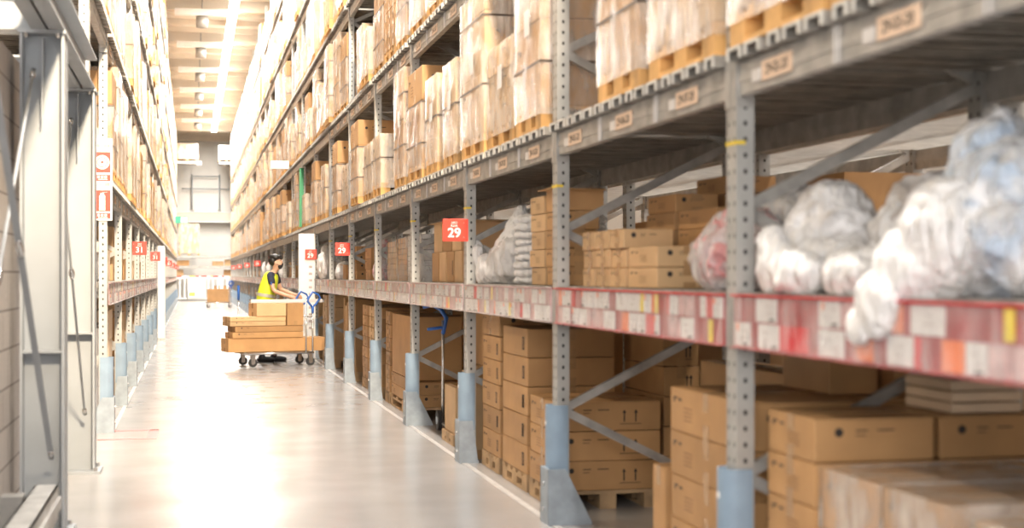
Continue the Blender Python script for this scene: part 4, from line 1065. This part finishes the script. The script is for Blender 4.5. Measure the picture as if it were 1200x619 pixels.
wl(-.20, YE + .5, 7.43, 1.15, .9, .8, 'wrapped load high on the end wall, wider of the two'); wl(1.84, YE + .5, 7.43, .84, .9, .75, 'pale wrapped load high on the end wall, narrower of the two', 'white_card')
for j, (x0, x1, z0, z1, mt) in enumerate(((-.75, -.1, 1.86, 2.15, 'cardboard'), (1.1, 1.7, 1.86, 2.1, 'cardboard_light'), (1.75, 2.1, 1.86, 2.2, 'cardboard_light'), (-.8, -.4, 1.322, 1.65, 'cardboard_light'), (1.7, 2.1, 1.322, 1.65, 'cardboard'), (1.1, 1.5, .1, .8, 'cardboard'), (1.6, 2.1, .1, .8, 'cardboard'))):
    carton(x0, x1, YE + .2, YE + .7, z0 if z0 > 1 else 0, z1, '%s lone carton on the crosswise end rack' % ORD[j], 0, mt)
# wall beam and pipe frame on the end wall
m = MB(); m.box(-3, 5, 81.3, 81.7, 4.35, 4.85, 'ceiling_beam'); m.box(-3, 5, 81.25, 81.75, 4.85, 4.9, 'white_paint'); m.box(-3, 5, 81.25, 81.75, 4.3, 4.35, 'white_paint'); tag(m.obj('wall_girder'), 'pale steel girder crossing the end wall at mid height', 'girder')
root = thing('pipe_frame', 'thin grey pipe frame mounted above the girder on the end wall', 'pipe frame', (.8, 81.6, 4.9))
for x in (-.75, .75): m = MB(); m.tube([(x, 0, 0), (x, 0, 2.1)], .04, 'column_paint', 8); m.obj('pipe', root)
for z in (1.3, 2.0): m = MB(); m.tube([(-1.3 if z < 2 else -.75, 0, z), (1.3 if z < 2 else .75, 0, z)], .03, 'column_paint', 8); m.obj('pipe', root)
for x in (-.75, .75): m = MB(); m.box(x - .1, x + .1, -.05, .05, 0, .12, 'steel_dark'); m.obj('foot', root)

# ------------------------------------------------------------------ ceiling fittings
root = thing('strip_light', 'continuous bright strip light running under the ceiling along the aisle', 'light', (1.15, 8, HC - .5))
m = MB(); m.box(-.13, .13, 0, 67, .06, .14, 'white_paint'); m.obj('trunking', root); m = MB(); m.box(-.12, .12, 0, 67, .0, .06, 'lamp_glow'); m.obj('tube', root)
for i in range(12): m = MB(); m.tube([(0, 1 + i * 6, .14), (0, 1 + i * 6, .5)], .01, 'galvanised', 6); m.obj('suspension_rod', root)
for i in range(7):
    y = 35 + i * 5.7
    root = thing('ceiling_unit', '%s hanging ceiling unit with a white bar, counted down the aisle' % ORD[i], 'ceiling unit', (.3, y, HC - .95), 0, 'hanging ceiling units')
    m = MB(); m.tube([(0, 0, 0), (0, 0, .30)], .17, 'steel_dark', 14); m.obj('canister', root)
    m = MB(); m.box(-.75, .75, -.12, .12, .32, .50, 'white_paint'); m.obj('bar', root)
    m = MB(); m.tube([(0, 0, .3), (0, 0, .95)], .02, 'galvanised', 6); m.obj('stem', root)
# ------------------------------------------------------------------ ceiling lamps, added fill lights, world light, camera
def area(loc, sx, sy, power, col, rot=(0, 0, 0)):
    l = bpy.data.lights.new('ceiling_or_fill_lamp', 'AREA'); l.shape = 'RECTANGLE'; l.size = sx; l.size_y = sy; l.energy = power; l.color = col
    o = bpy.data.objects.new('ceiling_or_fill_light', l); COL.objects.link(o); o.location = loc; o.rotation_euler = rot; return o
for i in range(7):
    area((1.15, 6 + i * 11, HC - .62), .3, 10, (480, 450, 400, 480, 650, 1000, 1250)[i], (1, .95, .88))
    area((1.15, 6 + i * 11, HC - .30), 0.3, 10, 18, (1, .93, .82), (PI, 0, 0))
for i in range(4):
    area((5.6, 3 + i * 14, HC - .62), .3, 12, 700, (1, .93, .85)); area((-5.6, 14 + i * 14, HC - .62), .3, 12, 800, (1, .85, .65))
l = bpy.data.lights.new('spot', 'SPOT'); l.energy = 13000; l.color = (1, .80, .56); l.spot_size = math.radians(46); l.spot_blend = 1; l.shadow_soft_size = .5
o = bpy.data.objects.new('warm_fill_spot', l); COL.objects.link(o); o.location = (1.2, -1.5, 8.2)  # added spot with no fixture, brightens and warms the steel columns
d = Vector((-1.0, 9.5, 4.4)) - Vector(o.location); o.rotation_euler = d.to_track_quat('-Z', 'Y').to_euler()
area((-1.2, -2.6, 3.2), 2.5, 2.5, 110, (1, .97, .93), (Vector((2.2, 4.6, 1.5)) - Vector((-1.2, -2.6, 3.2))).to_track_quat('-Z', 'Y').to_euler())  # added soft fill behind the camera, not a ceiling lamp; brightens the bags
for yy, e_ in ((10, 5000), (24, 5000)):  # added warm spots without fixtures, lift the upper column-side rack
    l = bpy.data.lights.new('spot', 'SPOT'); l.energy = e_; l.color = (1, .88, .70); l.spot_size = math.radians(60); l.spot_blend = 1; l.shadow_soft_size = .4
    o = bpy.data.objects.new('warm_fill_spot', l); COL.objects.link(o); o.location = (1.5, yy, 8.5)
    d = Vector((-1.0, yy + 10, 7.6)) - Vector(o.location); o.rotation_euler = d.to_track_quat('-Z', 'Y').to_euler()
w = bpy.data.worlds.new('hall_light'); SC.world = w; w.use_nodes = True
w.node_tree.nodes['Background'].inputs[0].default_value = (1, .97, .95, 1); w.node_tree.nodes['Background'].inputs[1].default_value = 1.25

cam = bpy.data.cameras.new('camera'); co = bpy.data.objects.new('camera', cam); COL.objects.link(co); SC.camera = co
cam.sensor_width = 36; cam.lens = 36 * 1667 / 1200; cam.shift_y = 12.5 / 1200
co.location = (0, 0, H_CAM); co.rotation_euler = (PI / 2, 0, -YAW)
cam.dof.use_dof = True; cam.dof.focus_distance = 17; cam.dof.aperture_fstop = 1.9
cam.clip_end = 200
SC.view_settings.view_transform = 'Standard'; SC.view_settings.look = 'None'; SC.view_settings.gamma = 1; SC.view_settings.use_curve_mapping = False
SC.view_settings.exposure = .82
SC.cycles.use_denoising = True; SC.cycles.max_bounces = 6; SC.cycles.diffuse_bounces = 3; SC.cycles.glossy_bounces = 3; SC.cycles.transparent_max_bounces = 12
SC.cycles.sample_clamp_indirect = 6
